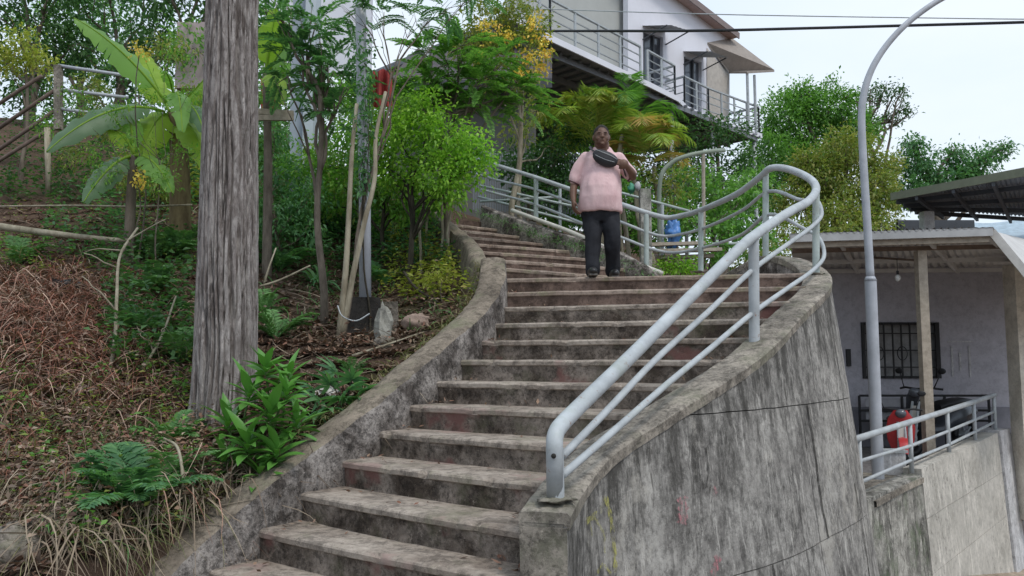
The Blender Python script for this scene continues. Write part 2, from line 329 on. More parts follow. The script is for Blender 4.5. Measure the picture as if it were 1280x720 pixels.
# ------------------------------------------------------------------ staircase
stairs = thing('concrete_staircase', (*LP[4], 0), 'weathered concrete staircase curving up between its two low walls', 'staircase')
def lerp(a, b, t): return a + (b - a) * t
def make_step(k, front, back, z, mats, name='step'):
    """front/back: arrays (m,2) of plan points along nose and behind"""
    m = len(front); G = []; fwd = front - back; fwd /= np.linalg.norm(fwd, axis=1)[:, None]
    j = np.array([mnoise.noise(Vector((p[0] * 5, p[1] * 5, k * 3.7))) for p in front]); j2 = np.array([mnoise.noise(Vector((p[0] * 14, p[1] * 14, k * 9.7))) for p in front])
    chip = np.clip(j2 - .22, 0, 1) * .085
    rows = [(back - fwd * .10, z - .004, 0), ((front * .5 + back * .5), z - .003, 0), (front - fwd * .035, z, 0), (front - fwd * .004, z - .006, 0),
            (front + fwd * .004, z - .016, 0), (front + fwd * .002, z - .045, 0), (front - fwd * .012, z - .052, 1), (front - fwd * .018, z - .11, 1), (front - fwd * .012, z - .235, 1)]
    for i, (p, zz, _) in enumerate(rows):
        off = fwd * (j * .006)[:, None] - fwd * (chip if 2 < i < 6 else 0 * chip)[:, None]
        q = p + off + (fwd * (np.array([mnoise.noise(Vector((a[0] * 9, a[1] * 9, i * 2.1))) for a in p]) * .008)[:, None] if i > 5 else 0)
        G.append(np.c_[q, np.full(m, zz) + j * .004 - (chip * .4 if 2 < i < 5 else 0)])
    G = np.array(G); mb = MB()
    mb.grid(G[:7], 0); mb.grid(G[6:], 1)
    bottom = G[-1]; mb.grid(np.array([G[0], G[0] - V(0, 0, .23)]), 1, flip=True)
    o = mb.build(name, mats, stairs, smooth=True, auto=35)
    return o
m = 40; tt = np.linspace(-.02, 1.02, m)[:, None]
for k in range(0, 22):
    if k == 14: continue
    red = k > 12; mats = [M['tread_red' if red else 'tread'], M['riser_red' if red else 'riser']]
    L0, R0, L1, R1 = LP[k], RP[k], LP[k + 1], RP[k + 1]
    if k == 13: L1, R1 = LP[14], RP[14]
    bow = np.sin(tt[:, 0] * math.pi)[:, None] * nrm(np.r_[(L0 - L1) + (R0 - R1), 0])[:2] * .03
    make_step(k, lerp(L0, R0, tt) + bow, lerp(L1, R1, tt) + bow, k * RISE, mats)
# the landing: nose piece, then a slab out to the curved wall
UT = [V(3.06, 8.6), V(3.0, 9.0), V(2.87, 9.4), V(2.68, 10.0), V(2.52, 10.6), V(2.35, 10.95), V(2.05, 11.05)]
fr = lerp(LP[14], RP[14], tt); bk = fr + V(-.1, .45)
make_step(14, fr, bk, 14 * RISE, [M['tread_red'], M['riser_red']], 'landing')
zt = 14 * RISE - .003; mb = MB(); pl = [LP[14] + V(0, .05), RP[14] + V(-.05, .05)] + UT + [RP[15] + V(.1, .3), (LP[15] + RP[15]) / 2 + V(0, .3), LP[15] + V(0, .2)]
mb.poly(pl, zt - .25, zt - .006); mb.build('landing', M['tread_red'], stairs)
# top pad past the last step
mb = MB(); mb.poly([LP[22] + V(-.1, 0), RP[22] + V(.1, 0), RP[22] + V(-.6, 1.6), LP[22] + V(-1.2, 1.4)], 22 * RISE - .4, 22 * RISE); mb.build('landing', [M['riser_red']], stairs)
# ------------------------------------------------------------------ retaining wall (right)
zw = {4.05: .875}
inner = [(.05, 4.02, .86), (.24, 4.65, .97), (.47, 5.0, 1.10), (.80, 5.35, 1.24), (1.19, 5.7, 1.41), (1.58, 6.1, 1.59), (1.91, 6.5, 1.77), (2.2, 6.9, 1.95), (2.5, 7.3, 2.12), (2.8, 7.75, 2.29),
         (3.0, 8.2, 2.46), (3.06, 8.6, 2.62), (3.0, 9.0, 2.76), (2.87, 9.4, 2.80), (2.68, 10.0, 2.68), (2.52, 10.6, 2.6), (2.35, 10.95, 2.6), (2.02, 11.08, 2.62)]
IN = crom(inner, 6); T2 = np.gradient(IN[:, :2], axis=0); T2 /= np.linalg.norm(T2, axis=1)[:, None]; NO = np.c_[T2[:, 1], -T2[:, 0]]
WT = np.interp(np.arange(len(IN)), [0, 18, 60, len(IN) - 1], [.215, .25, .24, .2])
OUTER = IN[:, :2] + NO * WT[:, None]; SL = np.r_[0, np.cumsum(np.linalg.norm(np.diff(OUTER, axis=0), axis=1))]; ZT = IN[:, 2]
OUTER[0] = (.265, 3.95)
def wall_out(s, z, off=0):
    x = np.interp(s, SL, OUTER[:, 0]); y = np.interp(s, SL, OUTER[:, 1]); nx = np.interp(s, SL, NO[:, 0]); ny = np.interp(s, SL, NO[:, 1]); zt = np.interp(s, SL, ZT)
    bt = .12 * np.clip(zt - z, 0, 5) * np.clip(s / 2.5, 0, 1) + off
    return np.stack([x + nx * bt, y + ny * bt, z + 0 * x], -1)
rw = thing('retaining_wall', (OUTER[20][0], OUTER[20][1], -1.5), 'curved grey concrete retaining wall with black streaks and painted scrawls, carrying the pipe railing', 'wall')
# core: inner face, top, outer face set 14 mm behind the panels
mb = MB(); top = np.c_[IN[:, :2], ZT - .05]; bot = np.c_[IN[:, :2], np.full(len(IN), -1.6)]
oc = np.array([[*wall_out(s, z - .05, -.014)[:2], z - .05] for s, z in zip(SL, ZT)]); ob = wall_out(SL, np.full(len(SL), -1.6), -.014)
mb.grid(np.array([bot, top, oc, ob])); mb.build('wall_core', M['groove'], rw)
# inner face skin and coping
def rough_grid(G, amp, fr=6):
    G = np.array(G, float)
    for i in range(G.shape[0]):
        for j in range(G.shape[1]): G[i, j] += np.array(mnoise.noise_vector(Vector(tuple(G[i, j] * fr)))) * amp
    return G
ni = len(IN); q = np.linspace(0, 1, 12)[:, None, None]
skin = rough_grid(np.c_[IN[:, :2] - NO * .012, ZT - .02] * (1 - q) + np.c_[IN[:, :2] - NO * .012, ZT - .9] * q, .02, 7)
MB().grid(skin).build('inner_face', M['parapet_face'], rw, smooth=True)
prof = [(-.018, -.075), (-.02, -.012), (-.008, 0), (.5, .006), (1.0, 0), (1.02, -.014), (1.015, -.08)]; CG = []
for u, dz in prof:
    w_ = np.clip(u, 0, 1) * 1.0
    base = IN[:, :2] * (1 - w_) + OUTER * w_; ex = (u if u < 0 else (u - 1 if u > 1 else 0))
    CG.append(np.c_[base + NO * ex, ZT + dz])
CG = rough_grid(np.array(CG), .006, 9); mb = MB().grid(CG)
mb.f.append(tuple(i * ni for i in range(len(prof)))[::-1]); mb.m.append(0)
mb.build('coping', M['coping'], rw, smooth=True, auto=40)
# front end face of the wall
a, b = np.r_[IN[0][:2], 0], np.r_[OUTER[0], 0]; a[0] -= .012
G = rough_grid(np.array([[lerp(a, b, u) + V(0, -.016, z) for u in np.linspace(0, 1, 8)] for z in np.linspace(.795, -.6, 24)]), .006, 8)
MB().grid(G).build('end_face', M['coping'], rw, smooth=True)
# formwork panels on the outer face
sof = lambda px: float(np.interp(px, [705, 740, 800, 850, 900, 950, 1000, 1030, 1046], [0, SL[6], SL[13], SL[20], SL[26], SL[33], SL[43], SL[52], SL[58]]))
S5, Send = sof(1012), SL[-1]
def sof_px(px):
    pp = 640 + FPX * OUTER[:, 0] / OUTER[:, 1]; return float(np.interp(px, pp[:62], SL[:62]))
S1, S2, S3 = sof_px(985), sof_px(1034), SL[70]
rows = [(-1.6, -.88, [0, sof_px(900), S2, S3, Send]), (-.88, .18, [0, S1 - .0, S2, S3, Send]), (.18, 1.24, [0, S1, S2, S3, Send]), (1.24, 9, [0, S2, S3, Send])]
for z0, z1, ss in rows:
    for s0, s1 in zip(ss[:-1], ss[1:]):
        smin = s0
        if z0 > .8:   # begins where the wall top passes z0
            smin = max(s0, float(np.interp(z0 + .085, ZT[:70], SL[:70])))
            if smin >= s1: continue
        S = np.linspace(smin + (.008 if smin else 0), s1 - .008, max(4, int((s1 - smin) / .06))); zt = np.interp(S, SL, ZT) - .06
        U = np.linspace(0, 1, 14); Z = z0 + .004 + (np.minimum(z1 - .004, zt) - z0 - .004)[:, None] * U[None]
        G = np.array([wall_out(S, Z[:, i]) for i in range(14)]); G = rough_grid(G, .005, 5)
        mb = MB().grid(G, flip=True)
        # edges returned inwards
        for E in (G[0], G[-1][::-1]):
            inn = np.array([p - np.r_[NO[int(np.argmin(np.linalg.norm(OUTER - p[:2], axis=1)))] * .016, 0] for p in E]); mb.grid(np.array([E, inn]))
        for E in (G[:, 0], G[:, -1]):
            inn = np.array([p - np.r_[NO[int(np.argmin(np.linalg.norm(OUTER - p[:2], axis=1)))] * .016, 0] for p in E]); mb.grid(np.array([E, inn]))
        po = mb.build('panel', M['wall'], rw, smooth=True, auto=40); vc = np.array(mb.v); at = po.data.attributes.new('below_coping', 'FLOAT', 'POINT')
        kk = np.array([int(np.argmin(((OUTER - v_[:2]) ** 2).sum(1))) for v_ in vc]); at.data.foreach_set('value', np.clip(ZT[kk] - vc[:, 2], 0, 4).astype(np.float32))
# painted scrawls on the wall, brushed strokes following its face
def paintmat(name, c, lo=.42):
    t = NT(name, .7, .2); f = t.ramp(t.noise(38, (1, 1, .45), 6, .8), [(lo, 0), (lo + .14, .8)]); t.out(c)
    lk(t.nt, f, t.b.inputs['Alpha']); return t.m
M['yellow_paint'] = paintmat('worn_yellow_paint', (.42, .40, .12), .45); M['pink_paint'] = paintmat('worn_pink_paint', (.52, .22, .24), .46)
def stroke(pts, wd, mat):
    pw = []
    for px, py in pts:     # find the wall point seen there
        best = None
        for s in np.linspace(0, SL[60], 240):
            o = wall_out(s, 0.); zz = CAMZ + (o[1]) * (ray(px, py)[2] / ray(px, py)[1]); o = wall_out(s, zz); e = abs(o[0] - P(px, py, o[1])[0])
            if best is None or e < best[0]: best = (e, s, zz)
        pw.append((best[1], best[2]))
    pw = crom([V(a, b, 0) for a, b in pw], 6)[:, :2]; G = []
    d = np.gradient(pw, axis=0); d /= np.linalg.norm(d, axis=1)[:, None]; nn_ = np.c_[-d[:, 1], d[:, 0]]
    for u in (-.5, 0, .5):
        w2 = wd * (1 + .3 * np.sin(np.arange(len(pw)) * 1.7)) ; q_ = pw + nn_ * (u * w2)[:, None]; G.append(np.array([wall_out(s, z, .009) for s, z in q_]))
    return MB().grid(np.array(G)).build('paint_mark', mat, rw)
for pts, wd in [([(757, 622), (748, 640), (732, 652)], .035), ([(757, 622), (761, 650), (766, 690), (768, 716)], .035), ([(742, 648), (752, 668), (755, 692)], .02),
                ([(735, 650), (738, 670)], .02), ([(745, 716), (752, 706), (762, 718)], .02)]: stroke(pts, wd, M['yellow_paint'])
for pts, wd in [([(851, 622), (853, 640), (851, 656)], .09), ([(893, 612), (890, 620)], .05), ([(897, 695), (893, 712), (889, 719)], .06)]: stroke(pts, wd, M['pink_paint'])
t = NT('crack_dirt', .95, .05); t.out((.06, .056, .05)); lk(t.nt, t.ramp(t.noise(25, detail=6, rough=.8), [(.36, 0), (.46, .9)]), t.b.inputs['Alpha'])
def crack_sz(pts, wd):
    pw = crom([V(a, b, 0) for a, b in pts], 8)[:, :2]; pw[:, 0] += np.sin(np.arange(len(pw)) * 1.3) * .006
    MB().grid(np.array([wall_out(pw[:, 0] + u * wd, pw[:, 1], .008) for u in (-.5, .5)])).build('crack', t.m, rw)
s1_ = sof_px(992); s2_ = sof_px(1030); crack_sz([(s1_, 1.24), (s1_ + .02, .9), (s1_ - .01, .5), (s1_ + .03, .18)], .026); crack_sz([(s2_, .5), (s2_ + .03, .1), (s2_ + .0, -.5), (s2_ + .05, -1)], .022); crack_sz([(sof_px(930), .18), (sof_px(932), -.2), (sof_px(925), -.7)], .015)
for pts, wd in [([(720, 640), (722, 670), (719, 716)], .008), ([(880, 560), (884, 590), (881, 612)], .008)]:
    stroke(pts, wd, t.m).name = 'crack'
# ------------------------------------------------------------------ left parapets
def parapet(name, keys, width, h, label, side=-1, skirt=1.2, hfun=None, mats=('parapet', 'parapet_face'), ext=None):
    pts = []
    for k in keys:
        p = (LP if side < 0 else RP)[k]; pts.append(V(*p, k * RISE + (hfun(k) if hfun else h)))
    if ext: pts = ext(pts)
    C = crom(pts, 8); T_ = np.gradient(C[:, :2], axis=0); T_ /= np.linalg.norm(T_, axis=1)[:, None]; n_ = np.c_[-T_[:, 1], T_[:, 0]] * (1 if side < 0 else -1)
    root = thing(name, (C[len(C) // 2][0], C[len(C) // 2][1], C[len(C) // 2][2] - h), label, 'wall')
    rows = [(-.02, -skirt), (-.02, -.5), (-.018, -.3), (-.012, -.16), (-.008, -.06), (0, -.015), (.02, 0), (width * .35, .012), (width * .7, .008), (width - .03, 0), (width, -.02), (width + .012, -.1), (width + .03, -.3), (width + .05, -skirt)]
    G = np.array([np.c_[C[:, :2] + n_ * u, C[:, 2] + dz] for u, dz in rows]); G = rough_grid(rough_grid(G, .012, 3), .009, 13)
    def cap(mb, cols, GG):
        mb.v += [tuple(p) for p in GG[:, cols]]; n0 = len(mb.v) - GG.shape[0]; f = tuple(range(n0, n0 + GG.shape[0])); mb.f.append(f if cols else f[::-1]); mb.m.append(0)
    fl = side > 0
    mb = MB().grid(G[:6], flip=fl); mb.build('face', M[mats[1]], root, smooth=True)
    mb = MB().grid(G[5:], flip=fl); cap(mb, 0, G); cap(mb, -1, G); mb.build('cap', M[mats[0]], root, smooth=True, auto=50)
    return root, C
lowpar, CL = parapet('parapet_wall', list(range(0, 15)), .27, .19, 'mossy brown low wall winding up the left side of the lower flight', hfun=lambda k: .16 + .02 * min(k, 3))
uppar, CU = parapet('parapet_wall', list(range(14, 23)), .17, .15, 'narrow pale-topped low wall edging the left of the upper flight',
                    ext=lambda p: [V(-.22, 8.95, 14 * RISE + .13)] + p[1:])
def cext(p): return [V(2.06, 11.02, 2.62), V(1.95, 10.8, 2.78)] + p
curb, CC = parapet('kerb_wall', list(range(16, 24 - 1)), .16, .2, 'rough whitish concrete kerb under the railing behind the walking man', side=1, hfun=lambda k: .15 + .02 * (k - 15), ext=cext, mats=('parapet_face', 'parapet_face'))
# ------------------------------------------------------------------ stair railing
rail = thing('pipe_railing', tuple(P(695, 622, 4.1)), 'grey painted pipe railing sweeping up the right side of the stairs and round the landing', 'railing')
PB = np.array
def rp(l): return [P(*a) for a in l]
topp = rp([(693, 560, 4.07), (694, 545, 4.1), (700, 533, 4.16), (722, 510, 4.35), (790, 444, 4.9), (860, 374, 5.55), (925, 310, 6.2), (945, 293, 6.42), (985, 266, 7.2), (1010, 252, 7.8), (1020, 238, 8.2), (1015, 226, 8.5), (998, 216, 8.8), (978, 210, 9.0), (962, 211, 9.15), (950, 221, 9.3),
           (920, 243, 9.8), (875, 263, 10.6), (850, 270, 10.95), (833, 272, 11.1), (808, 266, 11.05), (775, 255, 11.15), (735, 244, 11.6), (670, 222, 12.5), (625, 208, 13.2), (590, 197, 13.8)])
TC = crom(topp, 7); n_ = len(TC)
MB().tube(np.vstack([P(694, 620, 4.12)[None] , TC]), np.interp(np.arange(n_ + 1), [0, n_ * .45, n_ * .6, n_], [.043, .042, .038, .033]), 14).build('top_rail', M['galv'], rail, smooth=True)
r2 = rp([(703, 570, 4.15), (760, 512, 4.6), (819, 450, 5.1), (885, 390, 5.75), (940, 338, 6.42), (985, 305, 7.2), (1014, 284, 7.9), (1027, 268, 8.3), (1020, 250, 8.5), (1000, 250, 8.8), (962, 239, 9.2), (926, 264, 9.8), (877, 286, 10.6), (836, 295, 11.1), (811, 291, 11.05), (780, 279, 11.15), (735, 262, 11.6), (670, 237, 12.5), (625, 226, 13.2), (590, 216, 13.8)])
MB().tube(crom(r2, 6), .021, 10).build('middle_rail', M['galv'], rail, smooth=True)
r3 = rp([(703, 594, 4.15), (760, 545, 4.6), (834, 480, 5.2), (885, 438, 5.75), (940, 392, 6.42), (985, 360, 7.2), (1016, 338, 7.9), (1030, 320, 8.3), (1024, 298, 8.5), (1005, 286, 8.8), (962, 268, 9.2), (926, 294, 9.8), (877, 310, 10.6), (841, 316, 11.1), (811, 310, 11.05), (780, 298, 11.15), (735, 282, 11.6), (670, 256, 12.5), (602, 237, 13.5)])
MB().tube(crom(r3, 6), .021, 10).build('lower_rail', M['galv'], rail, smooth=True)
r4 = rp([(828, 342, 11.0), (800, 331, 10.95), (780, 321, 11.1), (718, 292, 11.75), (670, 274, 12.4), (640, 263, 12.9)])
M['white_pipe'] = plain('white_kerb_pipe', (.62, .60, .55), .6)
MB().tube(crom(r4, 5), .035, 8).build('bottom_rail', M['white_pipe'], rail, smooth=True)
def post(a, b, r=.04, m_='galv', plate=True):
    mb = MB().tube([a, (a + b) / 2, b], r, 12)
    po = mb.build('post', M[m_], rail, smooth=True, auto=40)
    if plate: MB().ball(a + V(0, 0, .002), (.095, .095, .014), 16, 6, jit=.6).build('mortar_pad', M['coping'], po, smooth=True)
post(P(695, 624, 4.12), P(694, 560, 4.1), .043)
post(P(943, 439, 6.42), P(942, 300, 6.42), .043)
for px, pt, pb, y in [(1020, 240, 343, 8.25), (957, 216, 330, 9.25), (876, 264, 340, 10.6), (808, 268, 336, 11.05), (735, 246, 300, 11.6), (670, 224, 276, 12.5)]:
    post(P(px, pb, y), P(px, pt, y), .036, 'galv_g')
n_ = 260; lv = []
for _ in range(n_):
    k = int(rng.integers(2, 14)); t_ = float(rng.choice([rng.uniform(0, .12), rng.uniform(0, 1), rng.uniform(.9, 1)])); f_ = float(rng.choice([rng.uniform(.6, .95), rng.uniform(.1, .9)]))
    p = lerp(lerp(LP[k], RP[k], t_), lerp(LP[k + 1], RP[k + 1], t_), f_); lv.append((p[0], p[1], k * RISE + .006))
STEP_LITTER = np.array(lv)
MB().ball(P(692, 570, 4.03), .013, 8, 6).build('bolt', M['groove'], rail)
# ------------------------------------------------------------------ right: yard, side wall with railing, house
M['lilac'] = concrete('lilac_grey_plaster', (.50, .49, .54), (.40, .39, .43), speck=.2, bump=.15, stain=(.3, .8))
M['plaster'] = concrete('pale_plaster', (.58, .55, .50), (.40, .38, .34), speck=.22, bump=.3, streak=.15)
M['plaster2'] = concrete('whitewashed_plaster', (.62, .62, .63), (.42, .41, .42), speck=.3, bump=.3, streak=.3)
M['sidewall'] = concrete('mossy_side_wall', (.55, .53, .48), (.10, .095, .085), streak=1.0, moss=(.12, .16, .09), speck=.6)
M['zinc'] = plain('zinc_roof_sheet', (.40, .40, .40), .5, .4, var=.2, scale=2)
M['zinc_under'] = plain('roof_sheet_underside', (.56, .55, .54), .7, .3, var=.15, scale=2)
M['dark_steel'] = plain('dark_steel', (.06, .065, .075), .6, .4)
M['black'] = plain('black_paint', (.015, .015, .017), .5, .4)
M['wood'] = plain('weathered_timber', (.38, .33, .27), .85, .2, var=.3, scale=12)
M['brown'] = plain('brown_timber_beam', (.22, .17, .14), .85, .2, var=.3, scale=8)
M['glass'] = plain('dark_window_glass', (.10, .11, .13), .12, .6); M['pane'] = plain('reflection_toned_glass', (.24, .24, .24), .3, .5, var=.4)  # house pane colour lightened to stand in for its reflection
M['curtain'] = plain('pale_curtain', (.35, .34, .33), .9)
YZ = .2
mb = MB().poly([(3.2, 8.6), (3.75, 8.4), (7.2, 12.05), (8.8, 13.4), (8.8, 17), (3.2, 17)], -1.7, YZ - .01)
tag(mb.build('yard_slab', concrete('yard_concrete', (.26, .25, .25), (.15, .14, .14))), kind='structure')
A_, B_ = V(3.70, 8.30), V(7.27, 12.0)
dirw = nrm(np.r_[B_ - A_, 0]); nw = V(dirw[1], -dirw[0], 0)
def on_w(px): # plan point on the side wall line seen at this column
    t = np.linspace(-.1, 1.1, 500); p = A_ + (B_ - A_) * t[:, None]; return float(t[np.argmin(abs(640 + FPX * p[:, 0] / p[:, 1] - px))])
def wz(px, py): t_ = on_w(px); p = A_ + (B_ - A_) * t_; return V(p[0], p[1], P(px, py, p[1])[2])
side = thing('side_wall', (*((A_ + B_) / 2), -1.3), 'stained lower wall below the yard, half black and mossy, half bare plaster, ending in a white buttress', 'wall')
def seg_wall(ta, tb, za, zb, mat, name, zbot=-1.75, th=.2, batter=.05):
    n = max(3, int((tb - ta) * 40)); T = np.linspace(ta, tb, n)
    rows = []
    for u in np.linspace(0, 1, 14):
        p = A_ + (B_ - A_) * T[:, None]; zt = np.interp(T, [ta, tb], [za, zb]); z = zt * (1 - u) + zbot * u
        rows.append(np.c_[p, z] + nw * (.0 + batter * (zt - z))[:, None])
    G = rough_grid(np.array(rows), .008, 4); back = np.c_[A_ + (B_ - A_) * T[:, None], np.interp(T, [ta, tb], [za, zb])] - nw * th
    G = np.concatenate([(back - V(0, 0, 1.0))[None], back[None], G])
    mb = MB().grid(G)
    for c in (0, -1):
        n0 = len(mb.v); mb.v += [tuple(p) for p in G[:, c]]; f = tuple(range(n0, n0 + len(G))); mb.f.append(f if c else f[::-1]); mb.m.append(0)
    return mb.build(name, mat, side, smooth=True, auto=35)
tb = on_w(1143); tc_ = on_w(1200); te = on_w(1240)
seg_wall(-.05, tb, wz(1090, 620)[2], wz(1143, 594)[2], M['sidewall'], 'wall_section')
z1a, z1b = wz(1146, 586)[2], wz(1240, 541)[2]
for i in range(2):
    for j, (ua, ub) in enumerate([(0, .30), (.305, .62), (.625, 1)]):
        pass
# bare plaster section as panels with open joints
for (ta, tb2) in [(tb + .003, on_w(1190)), (on_w(1190) + .002, te - .003)]:
    zf = lambda t_: np.interp(t_, [tb, te], [z1a, z1b])
    for (da, db) in [(0, .55), (.556, 1.15), (1.156, 2.6)]:
        T = np.linspace(ta, tb2, 10); Zt = zf(T) - da; Zb = np.maximum(zf(T) - db, -1.75)
        G = []
        for u in np.linspace(0, 1, 7):
            z = Zt * (1 - u) + Zb * u; G.append(np.c_[A_ + (B_ - A_) * T[:, None], z] + nw * (.06 * (zf(T) - z))[:, None])
        G = rough_grid(np.array(G), .006, 5)
        bk = np.array([G[0] - nw * .2, G[0]]) ; mb = MB().grid(G).grid(bk)
        mb.grid(np.array([G[-1], G[-1] - nw * .02])); mb.grid(np.array([G[:, 0] - nw * .2, G[:, 0]]), flip=True); mb.grid(np.array([G[:, -1], G[:, -1] - nw * .2]), flip=True)
        mb.build('panel', M['sidewall'] if (ta < on_w(1160) and da > 3) else M['plaster'], side, smooth=True, auto=35)
a = A_ + (B_ - A_) * te; b = A_ + (B_ - A_) * (on_w(1240) + .11)
mb = MB(); tpz = wz(1242, 538)[2]
pts_t = [np.r_[a, tpz] - nw * .25, np.r_[b, tpz] - nw * .25, np.r_[b, tpz] + nw * .03, np.r_[a, tpz] + nw * .03]
pts_b = [np.r_[a, -1.75] - nw * .25, np.r_[b, -1.75] - nw * .25 + dirw * .06, np.r_[b, -1.75] + nw * .17 + dirw * .06, np.r_[a, -1.75] + nw * .17]
mb.add(pts_b + pts_t, [(0, 1, 5, 4), (1, 2, 6, 5), (2, 3, 7, 6), (3, 0, 4, 7), (4, 5, 6, 7)]); mb.build('buttress', M['plaster2'], side)
mb = MB()
G = [[wz(px, py) + nw * .03 - nw * off for off in (0, .2, .75)] for px, py in [(1083, 626), (1100, 617), (1120, 607), (1143, 597)]]
sl = thing('stone_slab', tuple(G[1][1]), 'mossy flat slab on top of the lower wall, beside the lamp pole foot', 'slab')
G = rough_grid(np.array(G), .01, 6); mb.grid(G).grid(G - V(0, 0, .06), flip=True)
for E in (G[:, 0], G[-1]): mb.grid(np.array([E, E - V(0, 0, .06)]))
mb.build('slab_body', M['coping'], sl)
# side railing
sr = thing('yard_railing', tuple(wz(1143, 592)), 'short pale pipe railing with two bars on top of the lower side wall', 'railing')
def sp(px, py): return wz(px, py) - nw * .08
MB().tube([sp(1073, 550), sp(1120, 535), sp(1180, 516), sp(1246, 494)], .035, 10).build('top_rail', M['galv'], sr, smooth=True)
MB().tube([sp(1076, 578), sp(1141, 558), sp(1186, 540), sp(1244, 515)], .02, 8).build('lower_rail', M['galv'], sr, smooth=True)
MB().tube([sp(1080, 603), sp(1141, 576), sp(1186, 557), sp(1244, 528)], .02, 8).build('lower_rail', M['galv'], sr, smooth=True)
for px, a, b in [(1078, 549, 618), (1141, 528, 592), (1187, 513, 571), (1220, 503, 554), (1245, 493, 541)]:
    MB().tube([sp(px, b), sp(px, a)], .026, 8).build('post', M['galv'], sr, smooth=True)
# house under the canopy
HY = 13.2
house = thing('lilac_house', (6.2, HY, YZ), 'low lilac-grey house with a barred window under a flat tin canopy', 'house')
x0, x1 = P(1020, 400, HY)[0], P(1275, 400, HY)[0]; wx0, wx1 = P(1077, 440, HY)[0], P(1174, 440, HY)[0]; wz1, wz0 = P(1120, 403, HY)[2], P(1120, 473, HY)[2]
mb = MB(); ztop = P(1120, 326, HY)[2]
for (a, b, c, d) in [(x0, wx0, YZ, ztop), (wx1, x1, YZ, ztop), (wx0, wx1, YZ, wz0), (wx0, wx1, wz1, ztop)]:
    mb.box(((a + b) / 2, HY + .1, (c + d) / 2), (b - a, .2, d - c))
mb.box((x1 - .1, HY + 2.2, (YZ + ztop) / 2), (.2, 4, ztop - YZ)); mb.build('wall', M['lilac'], house)
MB().box(((x0 + x1) / 2, HY - .012, YZ + .32), (x1 - x0, .02, .64)).build('plinth_band', plain('grey_plinth_paint', (.22, .22, .25), .8), house)
win = MB(); cx, cz = (wx0 + wx1) / 2, (wz0 + wz1) / 2; W_, H_ = wx1 - wx0, wz1 - wz0
for s in (-1, 1):
    win.box((cx + s * (W_ / 2 - .025), HY - .01, cz), (.05, .06, H_)); win.box((cx, HY - .01, cz + s * (H_ / 2 - .02)), (W_ - .1, .055, .04))
win = win.build('window', M['black'], house)
MB().box((cx, HY + .1, cz), (W_, .02, H_)).build('pane', M['pane'], win)
cur = MB(); cu = np.array([[V(wx0 + W_ * u, HY + .16 + .03 * math.sin(u * 60), z) for u in np.linspace(0, 1, 90)] for z in (wz0, wz1)]); cur.grid(cu).build('curtain', M['curtain'], win)
for i in range(9):
    x = wx0 + W_ * (i + .5) / 9; MB().box((x, HY - .05, cz), (.020, .022, H_ - .02)).build('bar', M['black'], win)
for i in range(3):
    MB().box((cx, HY - .054, wz0 + H_ * (.2 + .3 * i)), (W_ - .02, .012, .018)).build('bar', M['black'], win)
for i in range(3):   # scrollwork
    a = np.linspace(0, 2 * math.pi, 18); c0 = V(wx0 + W_ * (.2 + .3 * i), HY - .066, cz - .05)
    MB().tube([c0 + V(.08 * math.cos(q), 0, .11 * math.sin(q)) for q in a], .008, 5).build('scroll', M['black'], win)
MB().box(tuple(P(1060, 447, HY) + V(0, -.02, 0)), (.07, .04, .28)).build('meter_box', M['black'], house)
for px in (1190, 1200, 1212): MB().box(tuple(P(px, 452, HY) + V(0, -.006, 0)), (.03, .008, .5 if px != 1200 else .3)).build('paper_trace', M['plaster2'], house)
MB().box(tuple(P(1200, 427, HY) + V(0, -.007, 0)), (.42, .008, .02)).build('paper_trace', M['plaster2'], house)
# canopy
ca, cb = P(985, 296, 10.75), P(1236, 288, 10.5); wa, wb = P(1000, 338, 13.2), P(1290, 336, 13.2)
mb = MB(); ex = lambda p, q: p
G = []
for u in np.linspace(0, 1, 60):
    f = lerp(ca, cb, u); b = lerp(wa, wb, u); cz_ = .022 * math.sin(u * 60 * math.pi / 1.0) ; G.append([f + V(0, -.1, .03 + cz_), b + V(0, .3, .03 + cz_)])
mb.grid(np.array(G)).grid(np.array(G) - V(0, 0, .012), flip=True); mb.build('canopy_sheet', M['zinc_under'], house)
MB().beam(ca + V(0, -.08, -.03), cb + V(0, -.08, -.03), .03, .11).build('fascia', M['zinc'], house)
MB().beam(ca + V(0, .02, -.12), cb + V(0, .02, -.12), .05, .07).build('beam', M['wood'], house)
for v in (.28, .62, .93):
    MB().beam(lerp(ca, wa, v) + V(0, 0, -.05), lerp(cb, wb, v) + V(0, 0, -.05), .05, .06).build('beam', M['brown'] if v < .5 else M['zinc_under'], house)
for u in (.25, .68, .98):
    MB().beam(lerp(ca, cb, u) + V(0, 0, -.035), lerp(wa, wb, u) + V(0, 0, -.035), .05, .07).build('beam', M['zinc_under'], house)
pt = P(1150, 312, 10.9); pbm = P(1157, 560, 10.9); MB().beam(V(pt[0], 10.9, YZ), V(pt[0], 10.9, pt[2] - .02), .12, .12, up=(0, 1, 0)).build('post', M['wood'], house)
MB().beam(V(pt[0], 10.9, pt[2] - .15), P(1092, 322, 12.2), .03, .03).build('brace', M['brown'], house)
r0, r1, r2_, r3_ = P(1238, 290, 10.5), P(1345, 420, 10.1), P(1400, 330, 14), P(1262, 296, 14)
G = np.array([[lerp(r0, r3_, v), lerp(r1, r2_, v)] for v in np.linspace(0, 1, 30)]); G[1::2] += V(0, 0, .03)
MB().grid(G).grid(G - V(0, 0, .02), flip=True).build('side_roof', M['zinc_under'], house)
MB().beam(r0 + V(0, -.03, 0), r1 + V(0, -.03, 0), .04, .10).build('side_fascia', plain('white_fascia', (.55, .53, .5)), house)
p = P(1288, 450, 11.9); MB().box((p[0] + .04, 12.0, 1.15), (.46, .3, 3.75)).build('pillar', concrete('cream_pillar', (.80, .75, .66), (.58, .53, .45), speck=.25, bump=.3), house)
